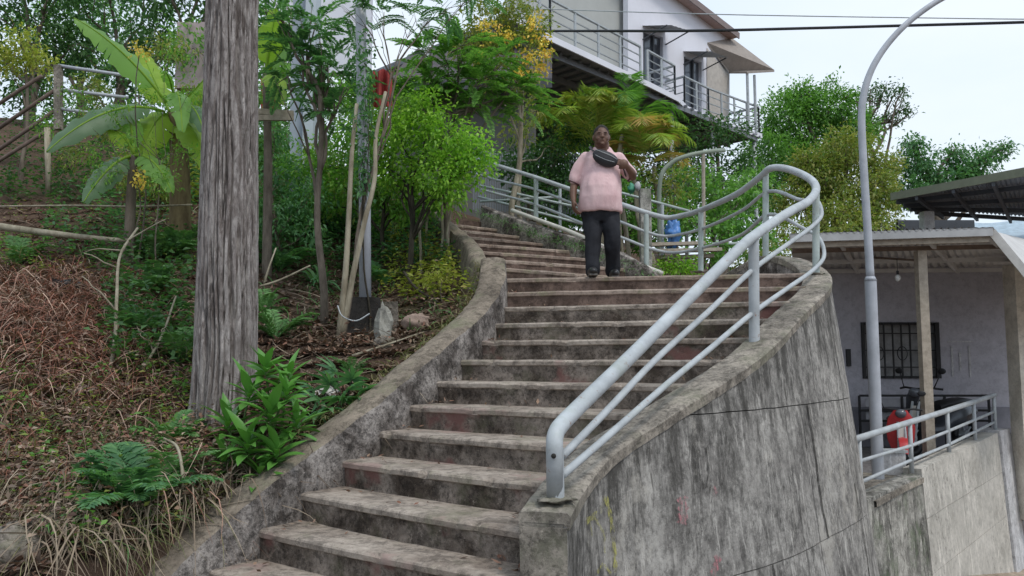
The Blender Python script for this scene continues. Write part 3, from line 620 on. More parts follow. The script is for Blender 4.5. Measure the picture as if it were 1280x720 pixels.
p = P(1266, 590, 12.3)
gate = thing('metal_gate', (p[0], 12.3, -1.4), 'dark slatted metal gate just right of the white buttress', 'gate')
for i in range(7): MB().box((p[0] - .2 + i * .07, 12.3, -.15), (.045, .02, 1.25)).build('slat', M['black'], gate)
MB().box((p[0], 12.33, -.15), (.5, .02, 1.3)).build('backing_sheet', M['dark_steel'], gate)
# bulb
p = P(1122, 343, 11.2); bulb = thing('light_bulb', p, 'clear light bulb hanging under the tin canopy left of the timber post', 'bulb')
t = NT('bulb_glass', .1, .5); t.out((.85, .85, .82)); t.b.inputs['Transmission Weight'].default_value = .3
MB().ball(p + V(0, 0, -.05), (.04, .04, .05), 12, 8).build('glass', t.m, bulb, smooth=True); MB().tube([p, p + V(0, 0, .05)], .018, 8).build('socket', M['black'], bulb)
MB().tube([p + V(0, 0, .05), p + V(0, .0, .22)], .005, 5).build('cord', M['black'], bulb)
# rack by the house wall
p0, p1 = P(1075, 505, 12.7), P(1237, 505, 12.7)
rack = thing('metal_rack', (p0[0] + 1, 12.7, YZ), 'long dark-framed rack with pale boards standing against the lilac house wall', 'rack')
for dz in (.13, -.10, -.26): MB().beam(p0 + V(0, 0, dz), p1 + V(0, 0, dz), .03, .035).build('rail', M['black'], rack)
for dz in (.02, -.18): MB().beam(p0 + V(.1, .04, dz), p1 + V(-.3, .04, dz), .01, .13).build('board', plain('rack_board', (.32, .32, .34)), rack)
for u in (0, .33, .66, 1): q = lerp(p0, p1, u); MB().box((q[0], 12.72, (q[2] + .13 + YZ) / 2), (.03, .03, q[2] + .13 - YZ)).build('leg', M['black'], rack)
# scooters parked behind the railing
def scooter(loc, rz, body, label):
    r = thing('parked_scooter', (0, 0, 0), label, 'scooter', 'scooters parked in the yard'); bm_ = M[body]; bk = M['black']
    for x in (-.62, .62):
        a = np.linspace(0, 2 * math.pi, 22); wv = MB().tube([V(x + .23 * math.cos(q), 0, .28 + .23 * math.sin(q)) for q in a], .05, 8, cap=False).build('wheel', bk, r, smooth=True)
        mb = MB().tube([V(x, -.05, .28), V(x, .05, .28)], .07, 10)
        for q in np.linspace(0, 2 * math.pi, 6)[:-1]: mb.beam((x, 0, .28), (x + .2 * math.cos(q), 0, .28 + .2 * math.sin(q)), .02, .03, up=(0, 1, 0))
        mb.build('rim', M['galv'], wv)
    # body lofts
    def loft(sec, name, mat):
        mb = MB(); G = []
        for (x, z, hw, hh) in sec:
            a = np.linspace(0, 2 * math.pi, 13); G.append([V(x, hw * math.copysign(abs(math.cos(q)) ** .7, math.cos(q)), z + hh * math.copysign(abs(math.sin(q)) ** .7, math.sin(q))) for q in a])
        mb.grid(np.array(G)); mb.add([G[0][i] for i in range(12)], [tuple(range(12))]); mb.add([G[-1][i] for i in range(12)], [tuple(range(12))[::-1]]); return mb.build(name, mat, r, smooth=True)
    loft([(-.9, .62, .05, .04), (-.7, .62, .12, .12), (-.4, .56, .16, .17), (-.15, .5, .14, .14), (.0, .38, .11, .08), (.3, .36, .09, .07)], 'tail_body', bm_)
    loft([(-.75, .78, .09, .03), (-.5, .79, .14, .05), (-.1, .75, .13, .05), (.02, .7, .08, .04)], 'seat', bk)
    mb = MB(); G = []
    for z, x, hw in [(.3, .36, .12), (.5, .38, .2), (.7, .40, .22), (.85, .43, .19), (.98, .46, .1)]:
        G.append([V(x + .07 * math.cos(u * 1.5), hw * u, z) for u in np.linspace(-1, 1, 9)])
    G = np.array(G); mb.grid(G).grid(G - V(.03, 0, 0), flip=True); mb.build('leg_shield', bm_, r, smooth=True)
    mb = MB(); mb.beam((.50, 0, .74), (.53, 0, .5), .1, .02, up=(1, 0, 0)); mb.build('shield_stripe', M['white_pipe'], r)
    G = np.array([[V(.62 + .28 * math.cos(a), y, .28 + .28 * math.sin(a)) for y in (-.07, 0, .07)] for a in np.linspace(.2, 2.4, 10)]); G[:, 1] += V(0, 0, .02); MB().grid(G).build('mudguard', bm_, r, smooth=True)
    for s in (-1, 1): MB().tube([(.62, s * .06, .28), (.48, s * .05, .8)], .02, 8).build('fork', M['galv'], r)
    MB().tube([(.34, -.34, .98), (.42, -.2, 1.0), (.45, 0, .98), (.42, .2, 1.0), (.34, .34, .98)], .016, 8).build('handlebar', bk, r)
    MB().ball((.5, 0, .93), (.07, .09, .07), 12, 8).build('headlight', M['glass'], r, smooth=True)
    for s in (-1, 1): mb = MB().tube([(.4, s * .24, 1.0), (.36, s * .32, 1.2)], .008, 6); mb.ball((.36, s * .34, 1.24), (.015, .07, .045), 10, 6); mb.build('mirror', bk, r, smooth=True)
    r.location = tuple(loc); r.rotation_euler = (0, 0, rz); return r
M['red'] = plain('red_fairing', (.48, .04, .045), .35, .5, var=.2); M['dkpaint'] = plain('dark_fairing', (.05, .055, .065), .25, .5)
p = P(1127, 560, 10.2); sc1 = scooter((p[0] + .42, 11.15, YZ - .1), math.radians(-110), 'red', 'red scooter facing the railing beside the lamp pole'); sc1.scale = (.8, .8, .85)
p = P(1200, 540, 11.6); scooter((p[0] - .1, 12.0, YZ), math.radians(-152), 'dkpaint', 'dark scooter parked right of the timber post behind the railing')
# tall lamp pole
lp = P(1098, 603, 9.3); lamp = thing('street_lamp', (lp[0], lp[1], YZ), 'tall galvanised street lamp whose curved neck leans over to the right', 'street lamp')
M['pole'] = plain('galvanised_pole', (.40, .42, .46), .45, .5, var=.15, scale=5)
pa = [P(px, py, 9.3) for px, py in [(1098, 603), (1088, 350)]]
MB().tube([V(lp[0], 9.3, YZ - .02), V(pa[1][0], 9.3, pa[1][2])], .066, 16).build('lower_pole', M['pole'], lamp, smooth=True, auto=40)
MB().tube([pa[1] - V(0, 0, .01), pa[1] + V(0, 0, .04)], [.072, .05], 16).build('collar', M['pole'], lamp, smooth=True)
neck = crom([P(px, py, 9.3) for px, py in [(1088, 350), (1084, 280), (1079, 200), (1077, 145), (1081, 112), (1092, 82), (1112, 52), (1140, 24), (1178, -2), (1215, -16), (1260, -24)]], 6)
MB().tube(neck, np.linspace(.047, .030, len(neck)), 14).build('neck', M['pole'], lamp, smooth=True)
hd = neck[-1]; mb = MB(); mb.ball(hd + V(.25, 0, -.02), (.34, .13, .07), 14, 8); mb.build('lamp_head', M['pole'], lamp, smooth=True)
MB().box((lp[0], 9.3, YZ + .01), (.35, .35, .03)).build('base_plate', M['pole'], lamp)
bx = thing('utility_box', (P(1118, 590, 9.5)[0], 9.6, YZ), 'pale grey box standing behind the railing under the red scooter front', 'box')
MB().box((P(1120, 590, 9.5)[0], 9.65, YZ + .15), (.3, .18, .34)).build('box_body', M['plaster2'], bx)
MB().box((P(1120, 590, 9.5)[0], 9.65, YZ + .33), (.34, .22, .03)).build('lid', M['galv'], bx)
# upper right shed roof
SZ = 4.66
shed = thing('tin_shed', tuple(Pz(1200, 250, SZ) * V(1, 1, 0) + V(0, 0, 2.5)), 'dark-roofed shed behind and above the house canopy', 'shed')
a, b, c, d = Pz(1113, 245, SZ), Pz(1320, 206, SZ), Pz(1320, 274, SZ), Pz(1145, 262, SZ)
G = np.array([[lerp(a, b, u), lerp(d, c, u)] for u in np.linspace(0, 1, 70)]); G[1::2] += V(0, 0, .04)
M['shed_under'] = plain('shed_roof_underside', (.22, .24, .27), .6, .3, var=.3, scale=3)
MB().grid(G).grid(G + V(0, 0, .02), flip=True).build('roof_sheet', M['shed_under'], shed)
MB().beam(a + V(0, -.02, -.02), b + V(0, -.02, -.02), .04, .14).build('fascia', plain('olive_fascia', (.16, .17, .12)), shed)
for v in (.22, .48, .74, .98): MB().beam(lerp(a, d, v) - V(0, 0, .06), lerp(b, c, v) - V(0, 0, .06), .06, .08).build('purlin', M['dark_steel'], shed)
for u in (.18, .42, .66, .9): MB().beam(lerp(a, b, u) - V(0, 0, .12), lerp(d, c, u) - V(0, 0, .12), .05, .08).build('rafter', M['dark_steel'], shed)
p = P(1158, 265, 15.6); MB().box((p[0], 15.6, (p[2] + 1) / 2), (.2, .2, p[2] - 1)).build('post', M['plaster2'], shed)
MB().box((P(1175, 280, 17.5)[0], 17.7, 3.2), (1.7, .1, 3.0)).build('back_wall', M['dark_steel'], shed)
tp = thing('blue_tarpaulin', P(1260, 285, 18.5), 'pale blue tarpaulin sagging behind the shed at the right edge', 'tarpaulin')
G = np.array([[P(1210 + 130 * u, 277 + 24 * v + 2 * math.sin(u * 9), 18.5 - v * 1.5) for v in np.linspace(0, 1, 6)] for u in np.linspace(0, 1, 14)])
mb = MB().grid(G).grid(G - V(0, .0, .02), flip=True); mb.build('sheet', plain('blue_sheet', (.36, .45, .52), .6, var=.25), tp)
# ------------------------------------------------------------------ white building on the platform above
BZ = 9.4; u2 = nrm([.695, .719, 0]); n2 = V(-u2[1], u2[0], 0); A0 = Pz(805, 105, BZ)
def fac(px, py, off):   # point in the vertical plane parallel to the platform edge, off metres behind it
    p0 = A0 + n2 * off; d = ray(px, py); o = V(0, 0, CAMZ); t_ = ((p0 - o) @ n2) / (d @ n2); return o + d * t_
bld = thing('white_building', tuple(fac(840, 120, 1.2)), 'white and grey hillside building with awninged doors and balconies on a steel platform', 'building')
M['white'] = plain('white_wall_paint', (.74, .74, .80), .8, .2, var=.05, scale=1.5); M['greywall'] = plain('shade_toned_wall', (.44, .45, .43), .8, .2, var=.08, scale=1)  # grey wall: the shade of its recess is put into the colour
M['grey_steel'] = plain('grey_steel', (.20, .21, .23), .6, .4)
M['deck_under'] = concrete('steel_deck_underside', (.36, .37, .40), (.20, .20, .22), speck=.4, bump=.2)
edge = [(636, 22), (690, 51), (803, 104)]; e2 = [(803, 104), (812, 108), (846, 125)]; e3 = [(846, 125), (858, 137), (888, 150), (951, 171)]
E = [Pz(px, py, BZ) for px, py in edge + e2[1:] + e3[1:]]; s_of = lambda p: float((p - A0) @ u2)
Epl = [V(p[0], p[1]) for p in E] + [V(*(E[-1] + n2 * 3)[:2]), V(*(A0 + u2 * (s_of(E[-1]) - 3.5) + n2 * 6.8)[:2]), V(*(A0 + u2 * s_of(E[0]) + n2 * 6.5)[:2])]
MB().poly(Epl, BZ + .0, BZ + .08).build('deck', M['deck_under'], bld)
for a, b in zip(E[:-1], E[1:]):
    MB().beam(a + V(0, 0, .02) - n2 * .03, b + V(0, 0, .02) - n2 * .03, .05, .16).build('deck_edge', M['white'], bld)
s0, s1 = s_of(E[0]), s_of(E[-1])
for off in (.25, 1.3, 2.4, 3.6, 4.8, 6.2):
    MB().beam(A0 + u2 * s0 + n2 * off - V(0, 0, .12), A0 + u2 * (s1 - .2 - max(0, off - 2.4) * .95) + n2 * off - V(0, 0, .12), .1, .16).build('girder', M['grey_steel'], bld)
nj = 34
for i in range(nj):
    s = lerp(s0, s1 - .2, i / (nj - 1)); MB().beam(A0 + u2 * s + n2 * .1 - V(0, 0, .05), A0 + u2 * s + n2 * (6.4 if s < s1 - 3.5 else 6.4 - (s - s1 + 3.5) * .95) - V(0, 0, .05), .06, .07).build('joist', M['grey_steel'], bld)
for s, off in [(s1 - .25, .3), (s1 - 2.6, .6), (s1 - 2.2, 2.4), (s1 - 5.2, .5), (s1 - .4, 3), (-4, 1.2), (-7, 1.2), (-7.5, 3), (s1 - 4.5, 3)]:
    q = A0 + u2 * s + n2 * off; gz = float(ground(q[0], q[1])[0]); MB().tube([V(q[0], q[1], gz - .5), q], .07, 8).build('column', M['galv'], bld, smooth=True)
FO = 1.15
def wallpoly(pts, mat, name, off=FO, th=.18):
    f = [fac(px, py, off) for px, py in pts]; n = len(f); mb = MB(); mb.add(f + [q + n2 * th for q in f], [tuple(range(n)), tuple(range(n, 2 * n))[::-1]] + [(i, n + i, n + (i + 1) % n, (i + 1) % n) for i in range(n)]); return mb.build(name, mat, bld)
bz = lambda px: float(np.interp(px, [500, 785, 911], [0, 0, 0]))
def base_py(px, off=FO):  # image row where the facade meets the deck
    lo_, hi_ = -400, 400
    for _ in range(40):
        mid = (lo_ + hi_) / 2
        if fac(px, mid, off)[2] > BZ + .08: lo_ = mid
        else: hi_ = mid
    return mid
wallpoly([(640, base_py(640)), (785, base_py(785)), (785, -140), (640, -240)], M['greywall'], 'grey_wall', FO + .35)
d1 = (804, 829); d2 = (855, 877)
def rl(px): return np.interp(px, [785, 845, 912], [-46, 0, 50])
segs_ = [(785, d1[0], None), (d1[0], d1[1], 38), (d1[1], d2[0], None), (d2[0], d2[1], 70), (d2[1], 912, None)]
for a, b, topy in segs_:
    if topy is None: wallpoly([(a, base_py(a)), (b, base_py(b)), (b, rl(b)), (a, rl(a))], M['white'], 'wall')
    else: wallpoly([(a, topy), (b, topy + (b - a) * .35), (b, rl(b)), (a, rl(a))], M['white'], 'wall')
for a, b, topy in (segs_[1], segs_[3]):
    f = wallpoly([(a, base_py(a)), (b, base_py(b)), (b, topy + 6), (a, topy)], M['glass'], 'door', FO + .12, .04)
    for u in (0, .5, 1):
        px = lerp(a, b, u); p_, q_ = fac(px, base_py(px), FO + .08), fac(px, topy + 6 * u, FO + .08); MB().beam(p_, q_, .07, .05, up=n2).build('frame', M['dark_steel'], f)
    wa_, wb_ = fac(a - 1, topy - 6, FO), fac(b + 1, topy + 2, FO); o_ = -n2 * 1.0 + V(0, 0, -.28)
    mb = MB(); mb.grid(np.array([[lerp(wa_, wb_, u) + V(0, 0, .02 * (i % 2)), lerp(wa_, wb_, u) + o_ + V(0, 0, .02 * (i % 2))] for i, u in enumerate(np.linspace(0, 1.05, 12))])); G_ = None
    aw = mb.build('awning', plain('grey_awning', (.34, .34, .35), .6), bld)
    for u in (0, 1): MB().beam(lerp(wa_, wb_, u) + V(0, 0, -.45), lerp(wa_, wb_, u) + o_ * .9, .03, .03).build('bracket', M['dark_steel'], aw)
wallpoly([(829, 52), (838, 56), (838, 100), (829, 96)], M['white'], 'shutter', FO - .05, .04)
# roof
ra, rb = fac(770, -57, FO), fac(912, 50, FO)
mb = MB(); 
for (o1, o2_, dz, m_) in [(-.35, 4, 0, 0)]:
    q = [ra - n2 * .35, rb - n2 * .35, rb + n2 * 4, ra + n2 * 4]; mb.add(q + [p + V(0, 0, .12) for p in q], [(0, 1, 2, 3), (7, 6, 5, 4), (0, 4, 5, 1), (1, 5, 6, 2), (2, 6, 7, 3), (3, 7, 4, 0)])
mb.build('roof', plain('dusty_pink_roof', (.42, .30, .27), .8), bld)
MB().beam(ra - n2 * .38 + V(0, 0, .04), rb - n2 * .38 + V(0, 0, .04), .04, .22).build('roof_edge', plain('brown_roof_edge', (.23, .18, .17)), bld)
q = [fac(884, 56, FO), fac(912, 92, FO - .1), fac(934, 92, .1), fac(968, 90, .0), fac(915, 50, FO)]
mb = MB(); n = 5; mb.add(q + [p + V(0, 0, .08) for p in q], [tuple(range(n)), tuple(range(n, 2 * n))[::-1]] + [(i, (i + 1) % n, n + (i + 1) % n, n + i) for i in range(n)]); mb.build('veranda_roof', plain('veranda_sheet', (.30, .26, .23), .7), bld)
for px, pt_ in ((934, 92), (943, 94)):
    a_, b_ = fac(px, pt_, .15), fac(px, 168, .15); MB().tube([a_, V(a_[0], a_[1], BZ)], .05, 8).build('column', M['galv'], bld)
# pale wall under the veranda
wallpoly([(884, 60), (911, 94), (911, base_py(911)), (884, base_py(884))], plain('beige_wall', (.50, .46, .42), .8), 'beige_wall', FO - .03, .02)
def brail(a, b, n):
    a = a + n2 * .06; b = b + n2 * .06; z = V(0, 0, 1)
    r = MB()
    t_ = MB().tube([a + z * 1.08, b + z * 1.08], .042, 6).build('balcony_railing', M['galv'], bld)
    for h in (.32, .58, .82): MB().tube([a + z * h, b + z * h], .02, 5).build('bar', M['galv'], t_)
    for i in range(n + 1): q = lerp(a, b, i / n); MB().tube([q, q + z * 1.08], .036, 6).build('post', M['galv'], t_)
brail(E[0], E[1], 4); brail(E[1], E[2], 4); brail(E[3], E[4], 2); brail(E[4] + n2 * .9, E[4], 1); brail(E[5], E[6], 2); brail(E[6], E[7], 4); brail(E[5] + n2 * .9, E[5], 1); brail(E[7], E[7] + n2 * 1.5, 2)
# ------------------------------------------------------------------ overhead wires
w1 = thing('overhead_cable', P(1000, 35, 12), 'thick black cable crossing the sky in front of the white building', 'cable')
MB().tube(crom([P(560, 42, 17.5), P(660, 39, 15), P(860, 38.5, 12), P(1000, 35.5, 12), P(1130, 32, 12), P(1290, 27.5, 11.5), P(1500, 20, 11)], 4), .022, 6).build('cable_run', M['black'], w1)
w2 = thing('overhead_cable', P(1000, 18, 12), 'thin grey wire running just above the thick cable', 'cable')
MB().tube(crom([P(600, 8, 17), P(700, 12, 15), P(860, 17, 12.5), P(1000, 20, 12), P(1130, 22, 12), P(1290, 24, 11.5), P(1500, 24, 11)], 4), .009, 5).build('cable_run', M['galv'], w2)
# ------------------------------------------------------------------ vegetation
def on_hill(px, py, y0=3.3, y1=30):
    """points of the hillside seen in these directions"""
    px = np.atleast_1d(np.asarray(px, float)); py = np.atleast_1d(np.asarray(py, float)); a = px - 640; b = 360 - py
    ry = -b * SP + FPX * CP; rx = a / ry; rz = (b * CP + FPX * SP) / ry; hit = np.full(len(px), np.nan); prev = np.full(len(px), y0)
    for y in np.arange(y0, y1, .25):
        z = ground(rx * y, np.full(len(px), y)); below = (CAMZ + rz * y < z) & np.isnan(hit); hit[below] = y - .12
    ok = ~np.isnan(hit); y = hit[ok]; x = rx[ok] * y; keep = x < np.interp(y, YL, XL) - .30; y = y[keep]; x = x[keep]
    return np.stack([x, y, ground(x, y)], -1)
def region(px0, px1, py0, py1, n, y0=3.3): return on_hill(rng.uniform(px0, px1, n), rng.uniform(py0, py1, n), y0)
def gp(px, py, y):   # ground point under a column at depth y
    p = P(px, py, y); return V(p[0], p[1], float(ground(p[0], p[1])[0]))
G_ = {}
G_['mid'] = leafmat('mid_green_leaves', [(.06, .155, .035), (.11, .25, .05), (.17, .33, .07), (.09, .20, .055)])
G_['bright'] = leafmat('bright_green_leaves', [(.12, .28, .03), (.19, .38, .04), (.28, .46, .06), (.15, .30, .05)])
G_['lush'] = leafmat('lush_green_leaves', [(.08, .20, .03), (.13, .30, .045), (.20, .38, .06), (.10, .22, .045), (.24, .30, .07)])
G_['dark'] = leafmat('dark_green_leaves', [(.03, .075, .028), (.055, .125, .042), (.08, .17, .055), (.035, .09, .035)])
G_['cool'] = leafmat('cool_green_leaves', [(.05, .13, .06), (.085, .20, .085), (.13, .27, .105), (.06, .15, .07)])
G_['yellow'] = leafmat('yellow_green_leaves', [(.24, .28, .05), (.34, .36, .07), (.20, .26, .05), (.40, .36, .10)])
G_['olive'] = leafmat('olive_yellow_leaves', [(.12, .19, .045), (.20, .25, .06), (.27, .26, .07), (.15, .22, .05), (.30, .27, .09)])
G_['palm'] = leafmat('palm_leaves', [(.20, .32, .05), (.32, .40, .07), (.14, .25, .05), (.42, .40, .10)])
G_['palm_old'] = leafmat('old_palm_leaves', [(.46, .28, .11), (.52, .36, .14), (.34, .27, .09), (.24, .30, .07)])
G_['banana'] = leafmat('banana_leaf', [(.14, .28, .06), (.19, .35, .08)], .4, .4); G_['banana_l'] = leafmat('young_banana_leaf', [(.22, .36, .04), (.28, .42, .05)], .4, .45)
G_['banana_g'] = leafmat('grey_banana_leaf', [(.08, .15, .07), (.11, .18, .09)], .4, .3)
G_['flower'] = leafmat('orange_yellow_blossom', [(.70, .44, .08), (.78, .56, .12), (.62, .36, .08)], .6, .3)
G_['litter'] = leafmat('fallen_leaves', [(.13, .07, .05), (.19, .12, .085), (.07, .045, .035), (.23, .155, .11), (.15, .07, .05), (.28, .22, .17), (.09, .06, .05), (.14, .11, .09)], .8, .05, .1)
G_['dead'] = leafmat('dead_fern_strands', [(.18, .07, .05), (.30, .14, .10), (.08, .045, .035), (.44, .32, .25), (.24, .10, .07), (.13, .09, .07), (.33, .24, .19)], .85, .1, .1)
G_['twig'] = leafmat('dry_twigs', [(.13, .095, .07), (.24, .19, .14), (.08, .06, .045), (.33, .27, .20)], .9, 0, .1)
G_['grass'] = leafmat('dry_grass', [(.11, .13, .04), (.20, .18, .085), (.08, .12, .035), (.26, .22, .13), (.15, .13, .07)], .7, .25, .2)
G_['fern'] = leafmat('fern_fronds', [(.06, .15, .05), (.10, .22, .07), (.14, .27, .10), (.08, .18, .06)], .6, .3)
G_['shrub'] = leafmat('glossy_shrub_leaf', [(.05, .15, .025), (.08, .21, .04), (.12, .28, .05)], .35, .2, .5)
def barkmat(name, a, b, sc=1):
    t = NT(name, .95, .1); t.out(t.mix(t.ramp(t.noise(9 * sc, (1, 1, .3), 8, .7), [(.35, 0), (.65, 1)]), a, b)); t.bump(t.noise(20 * sc, (1, 1, .25), 6), .8, .02); return t.m
M['bark'] = barkmat('grey_brown_bark', (.09, .075, .06), (.24, .20, .16)); M['pale_bark'] = barkmat('pale_bark', (.20, .17, .12), (.42, .38, .29)); M['dark_bark'] = barkmat('dark_bark', (.03, .028, .022), (.09, .08, .06))
def unit(n): v = rng.normal(0, 1, (n, 3)); return v / np.linalg.norm(v, axis=1)[:, None]
def crown(L, c, r, leaf, dens=1.0, per=12, asp=.45, spread=1.0, flat=.8, down=.25):
    r3 = V(r, r, r * flat); nt_ = max(8, int(dens * 3.6 * (r / leaf) ** 2)); u = unit(nt_) * (rng.uniform(.08, 1, nt_) ** .4)[:, None]
    u *= (1 + .28 * np.sin(u[:, :1] * 7 + c[0] * 3) * np.cos(u[:, 2:3] * 6 + c[1]))
    tw = c + u * r3; p = np.repeat(tw, per, 0); o = np.repeat(u, per, 0) + rng.normal(0, .55, (nt_ * per, 3)); off = rng.normal(0, leaf * .85 * spread, (nt_ * per, 3))
    o[:, 2] -= down; upv = V(0, 0, 1) + rng.normal(0, .45, (len(p), 3))
    L.add(p + off, o, upv, leaf * rng.uniform(.6, 1.3, len(p)), leaf * asp * rng.uniform(.7, 1.2, len(p)))
def blobpt(px, py, rpx, y): return P(px, py, y), rpx * y / FPX
def limb(mb, a, b, r0, r1, wob=.1, n=8):
    L_ = np.linalg.norm(b - a); t = np.linspace(0, 1, n)[:, None]; ph = rng.uniform(0, 6.28, (2, 3)); wv_ = (np.sin(t * 4.5 + ph[0]) * .7 + np.sin(t * 10 + ph[1]) * .3) * wob * L_ * .13; p = a + (b - a) * t + V(0, 0, 1) * (t * (1 - t)) * L_ * .18 + wv_ * np.sin(t * math.pi); mb.tube(p, np.linspace(r0, r1, n), 7); return p
def tree(name, label, base, top, blobs, mat, leaf=.14, dens=1, per=12, asp=.45, tr=.12, bark='bark', cat='tree', group=None, six=False, flat=.8, twigs=5, spread=1., down=.25, extra=None):
    r = thing(name, base, label, cat, group); mb = MB(); base = np.asarray(base, float); top = np.asarray(top, float)
    p = limb(mb, base - V(0, 0, .2), top, tr, tr * .6, .25, 12); L = Leaves()
    for c, rad in blobs:
        k = int(rng.integers(6, 12)); q = limb(mb, p[k], c, tr * .38, tr * .12, .6)
        for _ in range(twigs): limb(mb, q[int(rng.integers(4, 8))], c + unit(1)[0] * rad * .8, tr * .12, tr * .04, .5, 5)
        crown(L, c, rad, leaf, dens, per, asp, spread, flat, down)
    mb.build('trunk', M[bark], r, smooth=True); L.build('crown', G_[mat] if isinstance(mat, str) else mat, r, six=six)
    return r
B = lambda *l: [blobpt(*a) for a in l]
# --- right and far background
tree('broadleaf_tree', 'big dark green tree standing right of the white building', gp(1030, 300, 30), P(1020, 200, 30), B((985, 150, 42, 30), (1035, 135, 38, 30), (962, 195, 36, 29), (1012, 205, 46, 30), (1062, 165, 34, 30), (955, 245, 30, 29), (1000, 118, 20, 30)), 'mid', .17, 1.7, 12, bark='bark', tr=.3)
tree('spreading_tree', 'sparse flat-layered tree with thin branches against the sky behind the lamp neck', gp(1090, 300, 33), P(1075, 150, 33), B((1098, 122, 16, 33), (1120, 114, 9, 33), (1085, 150, 18, 33), (1112, 145, 12, 33), (1131, 136, 8, 33), (1070, 120, 14, 33), (1106, 112, 13, 33), (1128, 116, 9, 33), (1137, 140, 7, 33), (1120, 150, 10, 33), (1088, 112, 12, 33)), 'dark', .16, .55, 9, flat=.3, tr=.2)
tree('yellowing_tree', 'yellow and olive tree between the stair railing and the lamp pole', gp(1050, 330, 19), P(1052, 250, 19), B((1058, 188, 34, 19), (1028, 222, 36, 19), (1085, 240, 38, 18.5), (1100, 208, 24, 19), (1000, 250, 32, 19), (1045, 275, 36, 18), (1095, 280, 26, 18), (1010, 205, 20, 19)), 'olive', .11, 1.5, 12, tr=.16)
tree('broadleaf_tree', 'green tree with a long bough reaching right above the shed roof', gp(1160, 300, 25), P(1165, 230, 25), B((1145, 205, 26, 25), (1180, 225, 32, 25), (1215, 205, 24, 25), (1245, 188, 14, 25), (1135, 240, 28, 25), (1222, 228, 14, 25), (1140, 180, 14, 25), (1262, 184, 6, 25), (1190, 192, 14, 25)), 'cool', .14, 1.6, 11, flat=.65, tr=.22)
for i, (px, y, lab) in enumerate([(900, 24, 'bushy tree in the shade under the white building'), (790, 26, 'dark tree deep behind the steel columns'), (690, 24, 'dark leafy tree behind the left end of the platform')]):
    tree('background_tree', lab, gp(px, 250, y), P(px, 220, y), B((px - 40, 210, 42, y), (px + 35, 220, 44, y), (px, 170, 36, y), (px + 5, 260, 45, y), (px - 60, 260, 40, y)), 'dark', .15, .7, 11, group='dark trees behind the platform', tr=.18)
# --- middle: shrubs and palms behind the landing
tree('leafy_shrub', 'glossy green vine-covered shrub right of the blue sack', gp(890, 330, 13.2), P(890, 290, 13.2), B((888, 245, 26, 13.2), (868, 278, 22, 13), (915, 285, 26, 13), (930, 240, 24, 13.5), (895, 312, 22, 12.6), (942, 300, 22, 13)), 'mid', .10, .9, 12, .55, tr=.05, cat='shrub')
tree('leafy_shrub', 'dull brownish green shrub under the green hoop', gp(840, 320, 14), P(845, 270, 14), B((845, 235, 28, 14), (820, 225, 22, 14.5), (855, 262, 20, 14)), 'olive', .10, .55, 9, .4, tr=.04, cat='shrub')
tree('leafy_shrub', 'low bright green weeds just behind the landing kerb', gp(850, 330, 12.2), P(850, 326, 12.2), B((848, 332, 16, 12), (862, 336, 12, 12), (830, 334, 12, 12)), 'bright', .07, 1, 10, .5, tr=.02, cat='weeds')
tree('leafy_shrub', 'dark shrub with small leaves behind the railing left of the man', gp(660, 270, 14.6), P(660, 230, 14.6), B((650, 205, 30, 14.6), (690, 200, 32, 14.8), (665, 235, 28, 14.6), (702, 238, 24, 14.6), (715, 165, 22, 15)), 'dark', .10, .9, 11, .55, tr=.05, cat='shrub')
tree('leafy_shrub', 'thin pale-stemmed shrub behind the man and beside the palms', gp(655, 290, 14), P(648, 180, 14), B((648, 160, 26, 14), (670, 130, 22, 14), (700, 185, 24, 15)), 'olive', .10, .5, 9, .5, tr=.05, bark='pale_bark', cat='shrub')
def frond(L, a, b, sag, nl=26, ll=.3, lw=.03, rach=None, vee=.5, tilt=.75, droop_leaf=True):
    """pinnate frond from a to b with leaflets both sides"""
    t = np.linspace(.12, 1, nl); c = a + (b - a) * t[:, None]; c[:, 2] += sag * 4 * t * (1 - t); d = np.gradient(c, axis=0); d /= np.linalg.norm(d, axis=1)[:, None]
    sd_ = np.cross(d, V(0, 0, 1)); sd_ /= np.linalg.norm(sd_, axis=1)[:, None] + 1e-9; up = np.cross(sd_, d); l = ll * np.sin(math.pi * (t * .86 + .1)) ** .7
    for s in (-1, 1):
        dd = sd_ * s * tilt + d * .55 + up * vee * .5 + rng.normal(0, .09, (nl, 3)); L.add(c, dd, up, l * rng.uniform(.85, 1.1, nl), lw)
    m_ = 6; tt_ = np.linspace(0, 1, m_); cc = a + (b - a) * tt_[:, None]; cc[:, 2] += sag * 4 * tt_ * (1 - tt_)
    for i in range(m_ - 1): L.add(cc[i], cc[i + 1] - cc[i], V(0, 0, 1), np.linalg.norm(cc[i + 1] - cc[i]) * 1.1, max(.008, lw * .5))
def palm(name, label, base, cpt, R, n, mat, el=(.1, 1.1), ll=.42, lw=.017, mat2=None, sagf=.30):
    r = thing(name, base, label, 'palm tree', 'palms behind the railing'); mb = MB()
    for i in range(3):
        q = cpt + rng.normal(0, .25, 3) * V(1, 1, .5); limb(mb, np.asarray(base) + rng.normal(0, .2, 3) * V(1, 1, 0), q, .05, .04, .3)
    mb.build('stem', M['pale_bark'], r, smooth=True)
    for i in range(n):
        a = i * 2.399 + rng.normal(0, .2); e = rng.uniform(*el); ln = R * rng.uniform(.75, 1.1); L = Leaves(); b = cpt + V(math.cos(a) * math.cos(e), math.sin(a) * math.cos(e), math.sin(e) - .35) * ln
        frond(L, cpt + rng.normal(0, .08, 3), b, ln * sagf, 40, ll, lw, vee=-.5, tilt=.7); L.build('frond', G_[mat2 if mat2 and i % 3 == 0 else mat], r, droop=.12)
